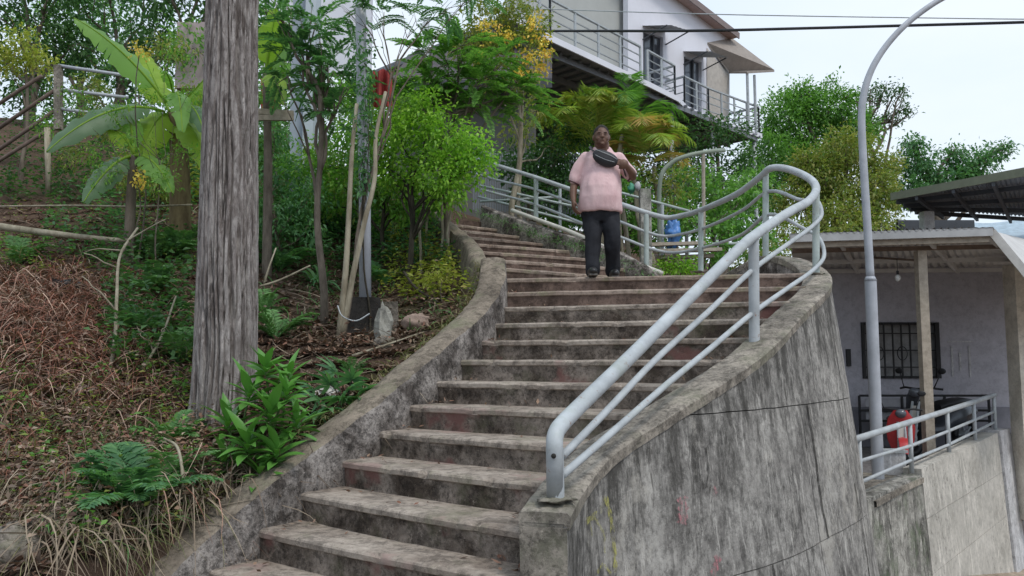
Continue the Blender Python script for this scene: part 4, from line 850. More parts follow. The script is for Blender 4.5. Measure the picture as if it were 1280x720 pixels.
palm('areca_palm', 'yellow-green palm clump above the man\'s head', gp(740, 260, 14.5), P(738, 178, 14.5), 1.45, 20, 'palm', (.3, 1.4), mat2='yellow')
palm('areca_palm', 'palm with rusty orange old fronds right of the man\'s head', gp(815, 270, 14.2), P(803, 200, 14.2), 1.15, 20, 'palm', (.3, 1.3), mat2='palm_old')
palm('areca_palm', 'green palm with upright fronds between the two other palms', gp(780, 270, 15.2), P(776, 170, 15.2), 1.5, 15, 'mid', (.4, 1.3))
# --- left middle trees
hs = region(300, 610, 255, 330, 60)
tree('round_bush', 'bright green rounded bush overhanging the upper steps', gp(512, 330, 10.3), P(515, 245, 10.3), B((500, 168, 34, 10.3), (556, 170, 34, 10.2), (588, 185, 24, 10), (555, 215, 32, 10), (505, 215, 34, 10.4), (470, 190, 24, 10.5), (590, 212, 24, 10), (600, 190, 18, 10), (530, 140, 30, 10.4), (478, 150, 26, 10.6), (560, 240, 22, 10)), 'bright', .065, .8, 12, .55, tr=.045, bark='dark_bark', cat='bush', spread=1.2)
tree('round_bush', 'darker shrub filling behind the bright bush and the grey pole', gp(480, 320, 11.4), P(480, 250, 11.4), B((450, 170, 34, 11.6), (520, 250, 30, 11.2), (560, 245, 24, 11), (440, 230, 34, 11.6), (490, 240, 34, 11.4), (410, 200, 34, 12), (500, 120, 34, 11.8), (450, 120, 30, 12), (545, 190, 34, 11.2), (400, 250, 30, 12), (375, 210, 26, 12.6)), G_['lush'], .085, .9, 12, .5, tr=.04, bark='dark_bark', cat='bush')
tree('flowering_tree', 'tree with orange-yellow blossom at the foot of the platform', gp(640, 280, 13.6), P(652, 110, 13.4), B((615, 25, 36, 13), (650, 60, 34, 13), (640, 10, 30, 13), (612, 85, 30, 13), (668, 30, 24, 13), (585, 55, 30, 13), (655, 95, 22, 13)), 'olive', .09, .8, 11, .4, tr=.06, bark='pale_bark', cat='tree')
ft = [o for o in bpy.data.objects if o.name == 'flowering_tree'][0]; L = Leaves()
for (px, py, rr) in [(618, 38, 12), (636, 48, 11), (604, 32, 8), (675, 45, 11), (682, 66, 9), (668, 25, 8), (650, 92, 6), (600, 70, 6), (662, 72, 8), (678, 84, 6)]:
    crown(L, P(px, py, 12.55), rr * 12.5 / FPX, .06, .22, 10, .7)
L.build('blossom', G_['flower'], ft)
def feather_tree(name, label, base, top, blobs, mat, per_m2=9, fl=.55, bark='bark', tr=.05, ll=.07, lw=.022, nl=22, cat='tree'):
    r = thing(name, base, label, cat); mb = MB(); p = limb(mb, np.asarray(base) - V(0, 0, .2), np.asarray(top), tr, tr * .5, .2, 12); L = Leaves()
    for c, rad in blobs:
        q = limb(mb, p[int(rng.integers(5, 12))], c, tr * .5, tr * .15, .5); n = int(per_m2 * math.pi * rad * rad * 2.2) + 6
        for _ in range(n):
            u = unit(1)[0]; a = c + u * rad * rng.uniform(.2, .9) * V(1, 1, .7); d = nrm(u * V(1, 1, .3) + rng.normal(0, .5, 3) * V(1, 1, .3)); ln = fl * rng.uniform(.6, 1.15)
            frond(L, a, a + d * ln + V(0, 0, -.12 * ln), ln * .1, nl, ll, lw, tilt=.95)
        for _ in range(6): limb(mb, q[int(rng.integers(3, 8))], c + unit(1)[0] * rad * .8, tr * .2, tr * .06, .4, 5)
    mb.build('trunk', M[bark], r, smooth=True); L.build('crown', G_[mat], r, droop=.1); return r
feather_tree('feathery_tree', 'feathery light green tree arching over the bright bush', gp(560, 320, 10.9), P(560, 130, 10.8), B((560, 80, 30, 10.8), (600, 100, 34, 10.8), (640, 110, 26, 10.8), (540, 105, 26, 10.8), (575, 60, 24, 10.8), (655, 130, 20, 11), (600, 135, 26, 10.9), (530, 65, 20, 11), (570, 120, 30, 11), (520, 125, 24, 11), (625, 75, 24, 11)), 'mid', 30, .5, ll=.085, lw=.028)
feather_tree('feathery_tree', 'dark feathery tree crown between the big trunk and the grey pole', gp(405, 420, 9.2), P(400, 120, 9.2), B((375, 60, 30, 9.4), (410, 85, 30, 9.4), (395, 30, 28, 9.4), (430, 110, 24, 9.3), (360, 95, 26, 9.5), (350, 20, 28, 9.5), (415, 145, 20, 9.4)), 'cool', 26, .5, ll=.09, lw=.028)
feather_tree('feathery_tree', 'thin forked sapling with pale stems and a sparse crown beside the grey pole', gp(425, 412, 8.3), P(500, 75, 8.6), B((520, 25, 26, 8.7), (560, 10, 24, 8.8), (480, 15, 24, 8.6), (440, 20, 22, 8.6), (590, -10, 24, 8.8)), 'cool', 14, .42, bark='bark', tr=.022, ll=.07)
sp_ = [o for o in bpy.data.objects if o.name.startswith('feathery_tree')][-1]; mb = MB()
mb.tube(crom([gp(424, 414, 8.3), P(432, 340, 8.3), P(436, 270, 8.35), P(440, 190, 8.4), P(446, 130, 8.5)], 5), np.linspace(.035, .02, 21), 9)
mb.tube(crom([gp(427, 410, 8.3), P(440, 350, 8.3), P(455, 280, 8.3), P(468, 225, 8.35), P(470, 170, 8.4), P(482, 115, 8.5)], 5), np.linspace(.033, .018, 26), 9)
mb.build('stem', M['pale_bark'], sp_, smooth=True)
# thin pale stems by the upper parapet
for i, (px, py, y, tx, ty) in enumerate([(533, 300, 11.2, 540, 235), (550, 320, 10.6, 552, 235), (560, 312, 10.6, 566, 240), (527, 335, 10.6, 528, 240)]):
    st = thing('thin_stem', gp(px, py, y), ['leftmost pale thin stem under the bright bush', 'pale thin stem second from the upper parapet', 'pale thin stem leaning right beside the upper parapet', 'slightly thicker stem left of the other pale stems'][i], 'stem')
    mb = MB(); limb(mb, gp(px, py, y) - V(0, 0, .1), P(tx, ty, y), .022, .014, .3, 10); mb.build('stem_wood', M['pale_bark'], st, smooth=True)
# --- left background wood
for i, (px, y, top_, lab) in enumerate([(40, 17, -20, 'dark tree at the far left edge of the hillside'), (150, 18, -10, 'dark green tree rising behind the banana plants'), (250, 17, -30, 'dark tree partly hidden by the big trunk'),
                                  (345, 17.5, 30, 'tree just right of the big trunk, behind the grey column'), (100, 21, 10, 'tall tree behind the hillside railing')]):
    tree('background_tree', lab, gp(px, 150, y), P(px, top_ + 90, y), B((px - 45, top_ + 20, 40, y), (px + 30, top_ + 5, 42, y), (px - 10, top_ - 40, 45, y), (px + 10, top_ + 60, 36, y), (px - 60, top_ + 80, 36, y), (px + 55, top_ + 75, 36, y + .5), (px, top_ + 130, 38, y)), ['dark', 'cool', 'dark', 'mid', 'mid'][i], .14, .62, 11, tr=.14, group='dark trees above the hillside')
tree('leafy_shrub', 'yellow-green shrub at the top left above the hillside', gp(32, 180, 13.2), P(32, 90, 13.2), B((28, 58, 26, 13.2), (10, 80, 20, 13.2), (48, 80, 18, 13.2)), 'yellow', .08, .8, 11, .5, tr=.04, cat='shrub')
tree('leafy_shrub', 'olive shrub with small leaves around the banana stems', gp(165, 270, 12.4), P(165, 190, 12.4), B((140, 150, 30, 12.5), (110, 110, 24, 12.6), (165, 215, 30, 12.2), (205, 230, 26, 12), (210, 60, 24, 12.6), (240, 130, 30, 12.6), (90, 190, 20, 12.8)), 'olive', .075, .6, 10, .4, tr=.04, cat='shrub')
tree('leafy_shrub', 'dark shrub low behind the big tree trunk', gp(350, 330, 11.2), P(345, 290, 11.2), B((345, 270, 32, 11.2), (385, 250, 30, 11.3), (345, 215, 30, 11.6), (385, 290, 22, 11), (340, 165, 26, 12)), 'cool', .09, .8, 11, .4, tr=.04, cat='shrub')
tree('leafy_shrub', 'dark hedge of leaves along the top of the slope behind the grey column', gp(410, 300, 12.6), P(410, 260, 12.6), B((420, 270, 34, 12.6), (460, 290, 30, 12.4), (500, 290, 28, 12.4), (380, 215, 26, 13.2), (540, 270, 24, 12.8), (340, 130, 34, 14), (430, 140, 30, 14), (470, 190, 30, 13.4)), 'mid', .09, .8, 11, .45, tr=.04, cat='hedge')
tree('leafy_shrub', 'small yellow-green weed left of the upper parapet', gp(552, 362, 9.4), P(552, 352, 9.4), B((548, 348, 15, 9.4), (562, 340, 11, 9.5), (540, 356, 10, 9.3)), 'yellow', .06, .9, 10, .3, tr=.012, cat='weed')
tree('leafy_shrub', 'dense shrub filling the gap behind the second thin railing', gp(780, 300, 16.5), P(780, 250, 16.5), B((700, 262, 30, 16), (745, 255, 34, 16.5), (790, 262, 34, 16.5), (835, 270, 30, 16.5), (770, 215, 34, 17), (720, 215, 30, 17), (870, 225, 30, 17), (905, 270, 30, 17), (940, 235, 30, 17.5), (820, 300, 30, 16)), 'mid', .12, .8, 12, .5, tr=.05, cat='shrub')
tree('leafy_shrub', 'leafy mass behind the grey column and the timber rails', gp(330, 240, 14.5), P(330, 180, 14.5), B((300, 190, 36, 14.5), (340, 190, 34, 14.5), (380, 170, 30, 15), (285, 140, 34, 15), (240, 190, 34, 14.5), (200, 170, 34, 14.5), (340, 80, 30, 15.5), (430, 200, 34, 15), (240, 60, 34, 15.6)), 'mid', .12, .8, 12, .5, tr=.05, cat='shrub')
tree('climbing_vine', 'dark vine wrapped round the upper half of the grey pole', gp(462, 415, 8.5), P(455, 230, 8.5), B(*[(454 + 3 * (i % 2), 235 - i * 22, 9, 8.5) for i in range(9)]), 'cool', .07, 1.0, 9, .5, tr=.012, cat='vine', bark='dark_bark', twigs=1)
tree('leafy_shrub', 'olive hedge low behind the right end of the landing', gp(1030, 330, 16.5), P(1030, 300, 16.5), B((985, 290, 26, 16.5), (1020, 300, 26, 16.5), (1060, 300, 26, 16.5), (1100, 300, 26, 16.5), (960, 310, 24, 15.5), (1000, 325, 24, 15.5), (940, 330, 22, 15)), 'olive', .10, .9, 11, .5, tr=.04, cat='hedge')
# small orange-yellow blossoms beside the banana
for px, py, y, lab in [(175, 62, 9.6, 'orange blossoms beside the topmost banana leaf'), (172, 222, 9.4, 'yellow blossoms low below the banana leaves')]:
    f = thing('flower_cluster', gp(px, 260, y + .4), lab, 'flowers'); L = Leaves(); mb = MB(); limb(mb, gp(px, 260, y + .4), P(px, py, y), .012, .006, .4, 8); mb.build('stem', M['bark'], f)
    crown(L, P(px, py, y), .11, .04, .35, 8, .8); L.build('blossom', G_['flower'], f)
# --- banana plants: each leaf a part
def banana_leaf(root, a, b, wd, mat, sag=.25, up=V(0, 0, 1), tears=8, fold=.35):
    n = 44; t = np.linspace(0, 1, n); c = a + (b - a) * t[:, None] + up * (sag * 4 * t * (1 - t))[:, None]; d = np.gradient(c, axis=0); d /= np.linalg.norm(d, axis=1)[:, None]
    view = nrm(c.mean(0) - V(0, 0, CAMZ)); s_ = np.cross(d, nrm(up + -view * .9)); s_ /= np.linalg.norm(s_, axis=1)[:, None]; nn_ = np.cross(s_, d)
    tb_ = np.clip((t - .14) / .86, 0, 1); w_ = wd * np.sin(math.pi * tb_ ** .75) ** .55 * (tb_ > 0); mb = MB(); te_ = rng.choice(np.arange(8, n - 4), tears, replace=False)
    for s in (-1, 1):
        G = []
        for u in (0, .5, 1): G.append(c + s_ * (s * w_ * u * .5)[:, None] - nn_ * (w_ * fold * u * u * .5)[:, None] + V(0, 0, -1) * (u * .02 * np.sin(t * 40 + s))[:, None])
        G = np.array(G)
        cuts = sorted(set([0] + [int(q) for q in te_ if (int(q) + s) % 2] + [n - 1]))
        for i, (k0, k1) in enumerate(zip(cuts[:-1], cuts[1:])):
            g = G[:, k0:k1 + 1].copy(); g[2, -1] = lerp(g[2, -1], g[2, max(0, g.shape[1] - 2)], .8) if g.shape[1] > 2 else g[2, -1]; g[2] += V(0, 0, -1) * rng.uniform(0, .03); mb.grid(g, flip=s > 0)
    lf = mb.build('leaf', mat, root, smooth=True); MB().tube(c, np.linspace(.022, .006, n), 6).build('midrib', G_['banana_l'], lf, smooth=True); return lf
bn = thing('banana_plant', gp(228, 262, 10.6), 'banana plant with large split leaves left of the big trunk', 'banana plant')
mb = MB(); mb.tube(crom([gp(228, 262, 10.6) - V(0, 0, .2), P(225, 215, 10.6), P(222, 180, 10.6), P(218, 140, 10.5)], 5), np.linspace(.15, .08, 16), 12); mb.build('stem', barkmat('banana_stem', (.12, .085, .05), (.28, .22, .12)), bn, smooth=True)
c0 = P(214, 140, 10.5)
for a, b, wd, mt, sg in [((208, 128, 10.4), (92, 22, 9.7), .42, 'banana', .12), ((206, 140, 10.4), (58, 190, 9.3), .42, 'banana_g', .25), ((212, 140, 10.5), (175, 60, 10.8), .45, 'banana_l', .0),
                     ((220, 138, 10.5), (262, 92, 10.2), .42, 'banana_l', .0), ((214, 145, 10.5), (170, 210, 10.1), .5, 'banana_l', .25), ((222, 150, 10.5), (262, 215, 10.1), .42, 'banana_l', .2), ((216, 130, 10.5), (228, 165, 9.6), .3, 'banana', .3),
                     ((220, 134, 10.5), (205, 88, 9.9), .20, 'banana', .1), ((224, 140, 10.4), (255, 165, 9.8), .30, 'banana_g', .2)]:
    banana_leaf(bn, P(*a), P(*b), wd, G_[mt], sg)
bn = thing('banana_plant', gp(150, 250, 10), 'smaller banana plant with two grey-green hanging leaves over the litter', 'banana plant')
mb = MB(); mb.tube(crom([gp(163, 262, 10) - V(0, 0, .2), P(165, 225, 10), P(168, 195, 10)], 5), np.linspace(.07, .045, 11), 10); mb.build('stem', M['bark'], bn, smooth=True)
for a, b, wd, mt, sg in [((165, 195, 10), (105, 252, 9.4), .34, 'banana_g', .12), ((167, 195, 10), (215, 240, 9.6), .34, 'banana', .15), ((168, 190, 10), (160, 130, 10), .3, 'banana', .0), ((168, 192, 10), (130, 160, 9.8), .28, 'banana_l', .1)]: banana_leaf(bn, P(*a), P(*b), wd, G_[mt], sg)
tree('leafy_shrub', 'loose spray of small leaves in front of the banana leaves', gp(200, 255, 9.8), P(200, 200, 9.8), B((190, 120, 20, 9.6), (150, 140, 18, 9.6), (205, 225, 22, 9.6), (130, 215, 22, 9.6), (235, 190, 18, 9.6), (215, 70, 20, 9.8), (120, 190, 22, 9.3), (90, 120, 20, 9.8), (170, 175, 18, 9.4), (60, 150, 18, 10), (240, 110, 20, 9.8)), 'lush', .055, .42, 8, .35, tr=.012, cat='shrub')
bn = thing('banana_plant', gp(335, 300, 10.5), 'pale young banana leaves right of the big trunk', 'banana plant')
mb = MB(); mb.tube(crom([gp(335, 300, 10.5) - V(0, 0, .2), P(335, 200, 10.5), P(332, 90, 10.5)], 5), np.linspace(.07, .045, 11), 10); mb.build('stem', M['bark'], bn, smooth=True)
for a, b, wd, mt, sg in [((332, 90, 10.5), (345, 10, 10.2), .4, 'banana_l', .0), ((332, 95, 10.5), (385, 35, 10), .34, 'banana', .1), ((332, 100, 10.5), (352, 130, 10), .3, 'banana_l', .2)]: banana_leaf(bn, P(*a), P(*b), wd, G_[mt], sg)
# strappy dark plant at the foot of the grey column
def strap_plant(name, label, base, n, ln, wd, mat, el=(.3, 1.3), cat='plant', droop=.55):
    r = thing(name, base, label, cat); a = rng.uniform(0, 6.28, n); e = rng.uniform(*el, n); d = np.stack([np.cos(a) * np.cos(e), np.sin(a) * np.cos(e), np.sin(e)], -1)
    ribbons('leaf_blades', np.repeat(np.asarray(base)[None], n, 0) + rng.normal(0, .03, (n, 3)), d, ln * rng.uniform(.6, 1.1, n), wd, droop, mat, r, 7, .04); return r
strap_plant('strap_leaf_plant', 'dark strap-leaved plant at the foot of the grey column', gp(400, 330, 10.8), 50, .7, .05, G_['cool'])
strap_plant('strap_leaf_plant', 'dark strap-leaved crown high beside the grey column', P(395, 110, 10.8), 60, .75, .045, G_['dark'], (-.2, 1.3))
# --- the big trunk
bt = thing('big_tree', gp(272, 535, 6.6), 'tall tree with a thick straight deeply furrowed grey trunk at the left', 'tree')
base = gp(275, 540, 6.6); prof = [(-.35, .33, 276), (0, .272, 288), (.25, .258, 288), (.6, .250, 287), (1.1, .244, 286), (1.8, .234, 285), (2.6, .222, 283), (3.4, .214, 281), (5.2, .20, 280), (7.2, .19, 280)]
hz = np.linspace(-.35, 7.2, 420); rr = np.interp(hz, [q[0] for q in prof], [q[1] for q in prof]); na = 220; ang = np.linspace(0, 2 * math.pi, na, endpoint=False)
cxs = np.array([P(np.interp(h, [q[0] for q in prof], [q[2] for q in prof]), 300, 6.6)[0] for h in hz]); vs = []
for i, h in enumerate(hz):
    for j, a in enumerate(ang):
        wv = mnoise.noise(Vector((math.cos(a) * .9, math.sin(a) * .9, h * .9))) * .5
        rg = abs(mnoise.noise(Vector((math.cos(a + wv * .3) * 8.5, math.sin(a + wv * .3) * 8.5, h * .9)))); rg2 = mnoise.noise(Vector((math.cos(a) * 9, math.sin(a) * 9, h * 4.5)))
        fl_ = 1 + .08 * math.exp(-max(h, 0) * 3) * math.cos(a * 5 + 1)
        r_ = rr[i] * fl_ - .045 * math.exp(-(rg / .12) ** 2) + .005 * rg2
        vs.append((cxs[i] + r_ * math.cos(a), 6.6 + r_ * math.sin(a), base[2] + h))
vs = np.array(vs); ii = (np.arange(len(hz) - 1)[:, None] * na); jj = np.arange(na)[None]; f = np.stack([ii + jj, ii + (jj + 1) % na, ii + na + (jj + 1) % na, ii + na + jj], -1).reshape(-1, 4)
t = NT('furrowed_bark', .95, .1); tcn = t.n('ShaderNodeNewGeometry')
pt_ = t.ramp(tcn.outputs['Pointiness'], [(.44, 0), (.505, 1)])
c = t.mix(t.ramp(t.noise(16, (1, 1, .16), 8, .75, .4), [(.36, 0), (.66, 1)]), (.34, .295, .28), (.68, .63, .60)); c = t.mix(t.ramp(t.noise(11, (1, 1, .2), 6, .6, 1.6), [(.41, .6), (.49, 0)]), c, (.13, .10, .09)); c = t.mix(t.ramp(t.noise(3, (1, 1, .4), 6), [(.4, 0), (.7, .4)]), c, (.34, .30, .28))
c = t.mix(t.ramp(t.noise(34, (1, 1, .3), 8, .8), [(.35, .5), (.6, 0)]), c, (.05, .04, .035)); c = t.mix(t.ramp(t.noise(26, (1, 1, .26), 8, .75, .8), [(.38, .6), (.47, 0)]), c, (.085, .065, .058)); t.bump(t.noise(26, (1, 1, .26), 8, .75, .8), 1, .04); t.out(c)
np_mesh('trunk', vs, f, t.m, bt, smooth=True)
mb = MB(); tp_ = vs[-na:].mean(0); L = Leaves()
for q in [(-1.8, .8, 2.2), (1.5, -.6, 2.6), (.4, 1.6, 3), (-.6, -1.3, 3)]:
    c_ = tp_ + V(*q); limb(mb, tp_ - V(0, 0, .15), c_, .13, .05, .4); crown(L, c_, 1.3, .2, .12, 8)
mb.build('limb', M['bark'], bt, smooth=True); L.build('crown', G_['mid'], bt)
# --- glossy broadleaf shrub: individual leaves
def leaf_mesh(name, ln, wd, mat, bend=.35, n=7):
    t_ = np.linspace(0, 1, n); w_ = wd * np.sin(math.pi * t_ ** .8) * .5; mb = MB(); x = t_ * ln; z = -bend * ln * t_ ** 2
    G = np.array([[V(x[i], s * w_[i], z[i] + abs(s) * w_[i] * .45) for i in range(n)] for s in (-1, 0, 1)]); mb.grid(G)
    o = mb.build('leaf', mat, smooth=True); me = o.data; bpy.data.objects.remove(o); return me
LM = [leaf_mesh('leaf', l, w__, G_['shrub'], b_) for l, w__, b_ in [(.26, .075, .3), (.21, .065, .5), (.29, .08, .15)]]
def put_leaf(root, me, p, d, roll=0, sc=1.):
    o = bpy.data.objects.new('leaf', me); q = Vector(tuple(d)).to_track_quat('X', 'Z'); o.rotation_mode = 'QUATERNION'; o.rotation_quaternion = q @ Matrix.Rotation(roll, 4, 'X').to_quaternion()
    o.location = tuple(np.asarray(p) - wloc(root)); o.scale = (sc, sc, sc); COL.objects.link(o); o.parent = root; return o
sh = thing('broadleaf_shrub', gp(325, 600, 5.75), 'glossy green shrub with lance-shaped leaves at the foot of the big trunk', 'shrub'); mb = MB(); b0 = gp(325, 600, 5.75)
for (px, py, y, n, sc) in [(332, 458, 5.9, 20, .95), (358, 488, 5.75, 18, .9), (312, 490, 5.8, 18, .95), (338, 515, 5.6, 20, 1.), (285, 528, 5.75, 16, .95), (372, 525, 5.7, 16, .85), (310, 552, 5.5, 20, 1.), (345, 562, 5.5, 16, .9), (280, 572, 5.6, 16, .9), (362, 466, 5.9, 12, .75), (325, 588, 5.45, 14, .85)]:
    c_ = P(px, py, y); mb.tube(crom([b0 + V(0, 0, -.05), lerp(b0, c_, .5) + V(rng.normal(0, .04), 0, -.03), c_], 5), np.linspace(.012, .007, 11), 6)
    for i in range(n):
        a = i * 2.399; e = lerp(-.25, 1.25, i / n); d = V(math.cos(a) * math.cos(e), math.sin(a) * math.cos(e), math.sin(e) + .12); put_leaf(sh, LM[i % 3], c_ - V(0, 0, .10 * (1 - i / n)), d, rng.normal(0, .25), sc * rng.uniform(.75, 1.1))
mb.build('stem', plain('green_stem', (.10, .16, .05)), sh)
# cut-leaf plant
def fingered_leaf(n=9, R=.24):
    mb = MB()
    for i in range(n):
        a = lerp(-2.1, 2.1, i / (n - 1)); l = R * (1 - .25 * abs(a) / 2.1); t_ = np.linspace(0, 1, 5); w_ = .045 * np.sin(math.pi * (t_ * .85 + .12)) * .5; d = V(math.cos(a), math.sin(a), 0); s_ = V(-math.sin(a), math.cos(a), 0)
        mb.grid(np.array([[d * l * q + s_ * s * ww + V(0, 0, -.4 * l * q * q + abs(s) * ww * .5) for q, ww in zip(t_, w_)] for s in (-1, 0, 1)]))
    o = mb.build('leaf', G_['cool'], smooth=True); me = o.data; bpy.data.objects.remove(o); return me
FM = fingered_leaf(); cl = thing('cut_leaf_plant', gp(432, 515, 6.5), 'dark green plant with deeply cut leaves beside the lower parapet', 'plant'); b0 = gp(432, 512, 6.6); mb = MB()
for i, (px, py, y) in enumerate([(412, 480, 6.6), (440, 475, 6.5), (458, 488, 6.45), (425, 500, 6.4), (400, 500, 6.5), (447, 500, 6.35), (418, 465, 6.8), (390, 485, 6.7), (436, 488, 6.3), (410, 512, 6.3), (395, 520, 6.3)]):
    c_ = P(px, py, y); mb.tube(crom([b0, lerp(b0, c_, .6) + V(0, 0, .05), c_], 4), .006, 5); d = nrm(c_ - b0 + V(0, -.12, .02)); put_leaf(cl, FM, c_, d, rng.normal(0, .3), rng.uniform(.7, 1.0))
mb.build('stem', M['dark_bark'], cl)
# --- ferns
def fern(px, py, y, n, ln, label, mat='fern', name='fern'):
    b = gp(px, py, y); r = thing(name, b, label, 'fern', 'ferns on the slope'); L = Leaves()
    for i in range(n):
        a = rng.uniform(0, 6.28); e = rng.uniform(.25, 1.2); l = ln * rng.uniform(.6, 1.1); tip = b + V(math.cos(a) * math.cos(e), math.sin(a) * math.cos(e), math.sin(e) * .8) * l; frond(L, b, tip, l * .16, 22, l * .26, l * .055, tilt=.95, vee=.1)
    L.build('fronds', G_[mat], r, droop=.15)
for a in [(190, 375, 9.0, 16, .55, 'upper fern on the slope left of the big trunk'), (176, 430, 8.0, 18, .5, 'cool green fern below the other one left of the big trunk', 'cool'), (165, 690, 5.0, 26, .55, 'large fern low on the slope above the parapet foot', 'cool'), (205, 650, 5.3, 16, .42, 'fern right of the large low fern'),
          (110, 655, 5.0, 14, .5, 'fern left of the large low fern'), (345, 430, 8.3, 14, .5, 'fern right of the big trunk'), (225, 420, 7.6, 12, .5, 'fern close against the left side of the big trunk'), (20, 345, 9.6, 12, .5, 'small fern at the left picture edge'), (440, 455, 7.3, 9, .32, 'small pale fern below the dark concrete block'),
          (480, 330, 10.6, 12, .5, 'fern right of the grey pole foot', 'cool'), (190, 330, 10.2, 14, .55, 'fern under the banana leaves'), (225, 300, 10.4, 12, .6, 'fern at the foot of the banana stem'), (330, 400, 9.2, 12, .5, 'fern behind the big trunk, upper right'), (215, 560, 6.2, 12, .4, 'pale fern left of the trunk foot'),
          (350, 300, 11, 14, .7, 'tall fern at the top of the slope right of the trunk', 'cool'), (300, 610, 5.5, 6, .2, 'tiny fern by the parapet below the glossy shrub')]: fern(*a)
# --- loose litter, twigs, grass (uncountable)
def litter(name, pts, size, mat, lift=.02):
    n = len(pts); L = Leaves(); d = rng.normal(0, 1, (n, 3)) * V(1, 1, .35); L.add(pts + V(0, 0, lift) + rng.normal(0, .01, (n, 3)), d, V(0, 0, 1) + rng.normal(0, .4, (n, 3)), size * rng.uniform(.5, 1.4, n), size * .45 * rng.uniform(.6, 1.3, n)); return tag(L.build(name, mat, six=False, droop=-.1), kind='stuff')
litter('leaf_litter', np.concatenate([region(0, 620, 255, 720, 26000), region(0, 600, 400, 720, 12000)]), .085, G_['litter'])
litter('small_leaf_litter', region(0, 600, 300, 720, 16000), .045, G_['twig'], .03)
def strands(name, pts, ln, wd, el, droop, mat, curl=.15, az=None):
    n = len(pts); a = rng.uniform(0, 6.28, n) if az is None else rng.normal(az, .8, n); e = rng.uniform(*el, n); d = np.stack([np.cos(a) * np.cos(e), np.sin(a) * np.cos(e), np.sin(e)], -1)
    return tag(ribbons(name, pts, d, ln * rng.uniform(.4, 1.3, n), wd * rng.uniform(.6, 1.4, n), droop, mat, None, 5, curl), kind='stuff')
strands('dead_fern_heap', np.concatenate([region(0, 215, 345, 500, 3800), region(0, 110, 330, 420, 800), region(0, 240, 490, 640, 1300)]) + V(0, 0, .05), .5, .009, (-.1, .9), .6, G_['dead'], .22)
strands('fallen_twigs', region(0, 600, 255, 700, 4200) + V(0, 0, .03), .5, .012, (-.2, .5), .1, G_['twig'], .12)
strands('dry_grass', np.concatenate([region(0, 240, 480, 700, 1700), region(60, 330, 560, 700, 700)]), .5, .007, (.2, 1.2), .8, G_['grass'], .15)
strands('green_grass', np.concatenate([region(60, 250, 540, 690, 700), region(300, 600, 300, 420, 700), region(0, 60, 440, 560, 200)]), .35, .012, (.4, 1.3), .6, G_['fern'], .1)
strands('hanging_roots', region(40, 330, 600, 715, 900) + V(0, -.05, .15), .4, .008, (-.6, .6), .9, G_['twig'], .25, -1.7)
n_ = 700; sx = rng.uniform(0, 1, n_); pw = np.array([CL[int(q * (len(CL) - 1))] for q in sx]); strands('wall_edge_grass', pw + V(-.30, .2, -.05) + rng.normal(0, .03, (n_, 3)), .2, .008, (.2, 1.2), .7, G_['grass'])
# grass growing on the kerb by the upper steps
pk = np.array([CC[int(q)] for q in rng.uniform(8, len(CC) - 1, 500)]); strands('kerb_grass', pk + V(-.05, -.05, -.12) + rng.normal(0, .07, (500, 3)) * V(1, 1, .4), .16, .008, (.2, 1.2), .7, G_['fern'])
litter('leaves_on_steps', STEP_LITTER, .045, G_['litter'], .008)
# low leafy ground cover on the slope
def cover(name, pts, leaf, mat, h):
    n = len(pts); L = Leaves(); k = 14; p = np.repeat(pts, k, 0) + rng.normal(0, 1, (n * k, 3)) * V(.07, .07, 0) + V(0, 0, 1) * rng.uniform(0, h, n * k)[:, None]; d = rng.normal(0, 1, (n * k, 3)); d[:, 2] = abs(d[:, 2]) * .4
    L.add(p, d, V(0, 0, 1) + rng.normal(0, .4, (n * k, 3)), leaf * rng.uniform(.5, 1.3, n * k), leaf * .5); return tag(L.build(name, mat, six=False), kind='stuff')
cover('ground_cover', np.concatenate([region(300, 560, 255, 345, 420), region(60, 262, 240, 330, 110)]), .09, G_['cool'], .35)
cover('dark_ground_cover', np.concatenate([region(0, 262, 150, 262, 260), region(130, 240, 320, 480, 100), region(300, 600, 230, 300, 300)]), .10, G_['dark'], .5)
cover('weed_cover', np.concatenate([region(0, 240, 480, 690, 45), region(0, 130, 300, 350, 30), region(130, 260, 400, 520, 45)]), .06, G_['mid'], .22)
cover('dry_weed_cover', np.concatenate([region(0, 300, 440, 700, 260), region(300, 560, 340, 470, 60)]), .055, G_['litter'], .25)
cover('olive_weed_cover', np.concatenate([region(0, 250, 460, 700, 60), region(0, 250, 260, 350, 60)]), .05, G_['olive'], .25)
cover('pale_ground_cover', np.concatenate([region(150, 262, 180, 260, 160), region(480, 600, 300, 380, 120)]), .08, G_['yellow'], .3)
# --- branches lying about
def stick(label, pts, r0, r1, mat='pale_bark', name='fallen_branch', side_=0):
    p = crom([P(*a) for a in pts], 6); r = thing(name, p[0], label, 'branch'); mb = MB(); mb.tube(p, np.linspace(r0, r1, len(p)), 7)
    for i in range(side_):
        k = int(rng.integers(4, len(p) - 2)); limb(mb, p[k], p[k] + unit(1)[0] * V(.4, .2, .4) + V(0, 0, .1), r1 * .8, r1 * .3, .5, 6)
    mb.build('branch_wood', M[mat], r, smooth=True)
stick('long dead branch lying across the upper left slope', [(-20, 281, 9.8), (50, 290, 9.8), (110, 297, 9.7), (160, 301, 9.8)], .05, .025)
stick('thin bent dead sapling standing left of the ferns', [(130, 500, 7.0), (143, 430, 7.3), (146, 370, 7.6), (150, 320, 8), (172, 285, 8.4)], .02, .012, side_=4)
stick('dead twig leaning right beside the bent sapling', [(172, 470, 7.2), (200, 425, 7.4), (220, 370, 7.6)], .015, .008, side_=3)
stick('slim stick leaning between the big trunk and the sapling', [(325, 358, 8.8), (350, 350, 8.8), (388, 332, 8.8)], .014, .01)
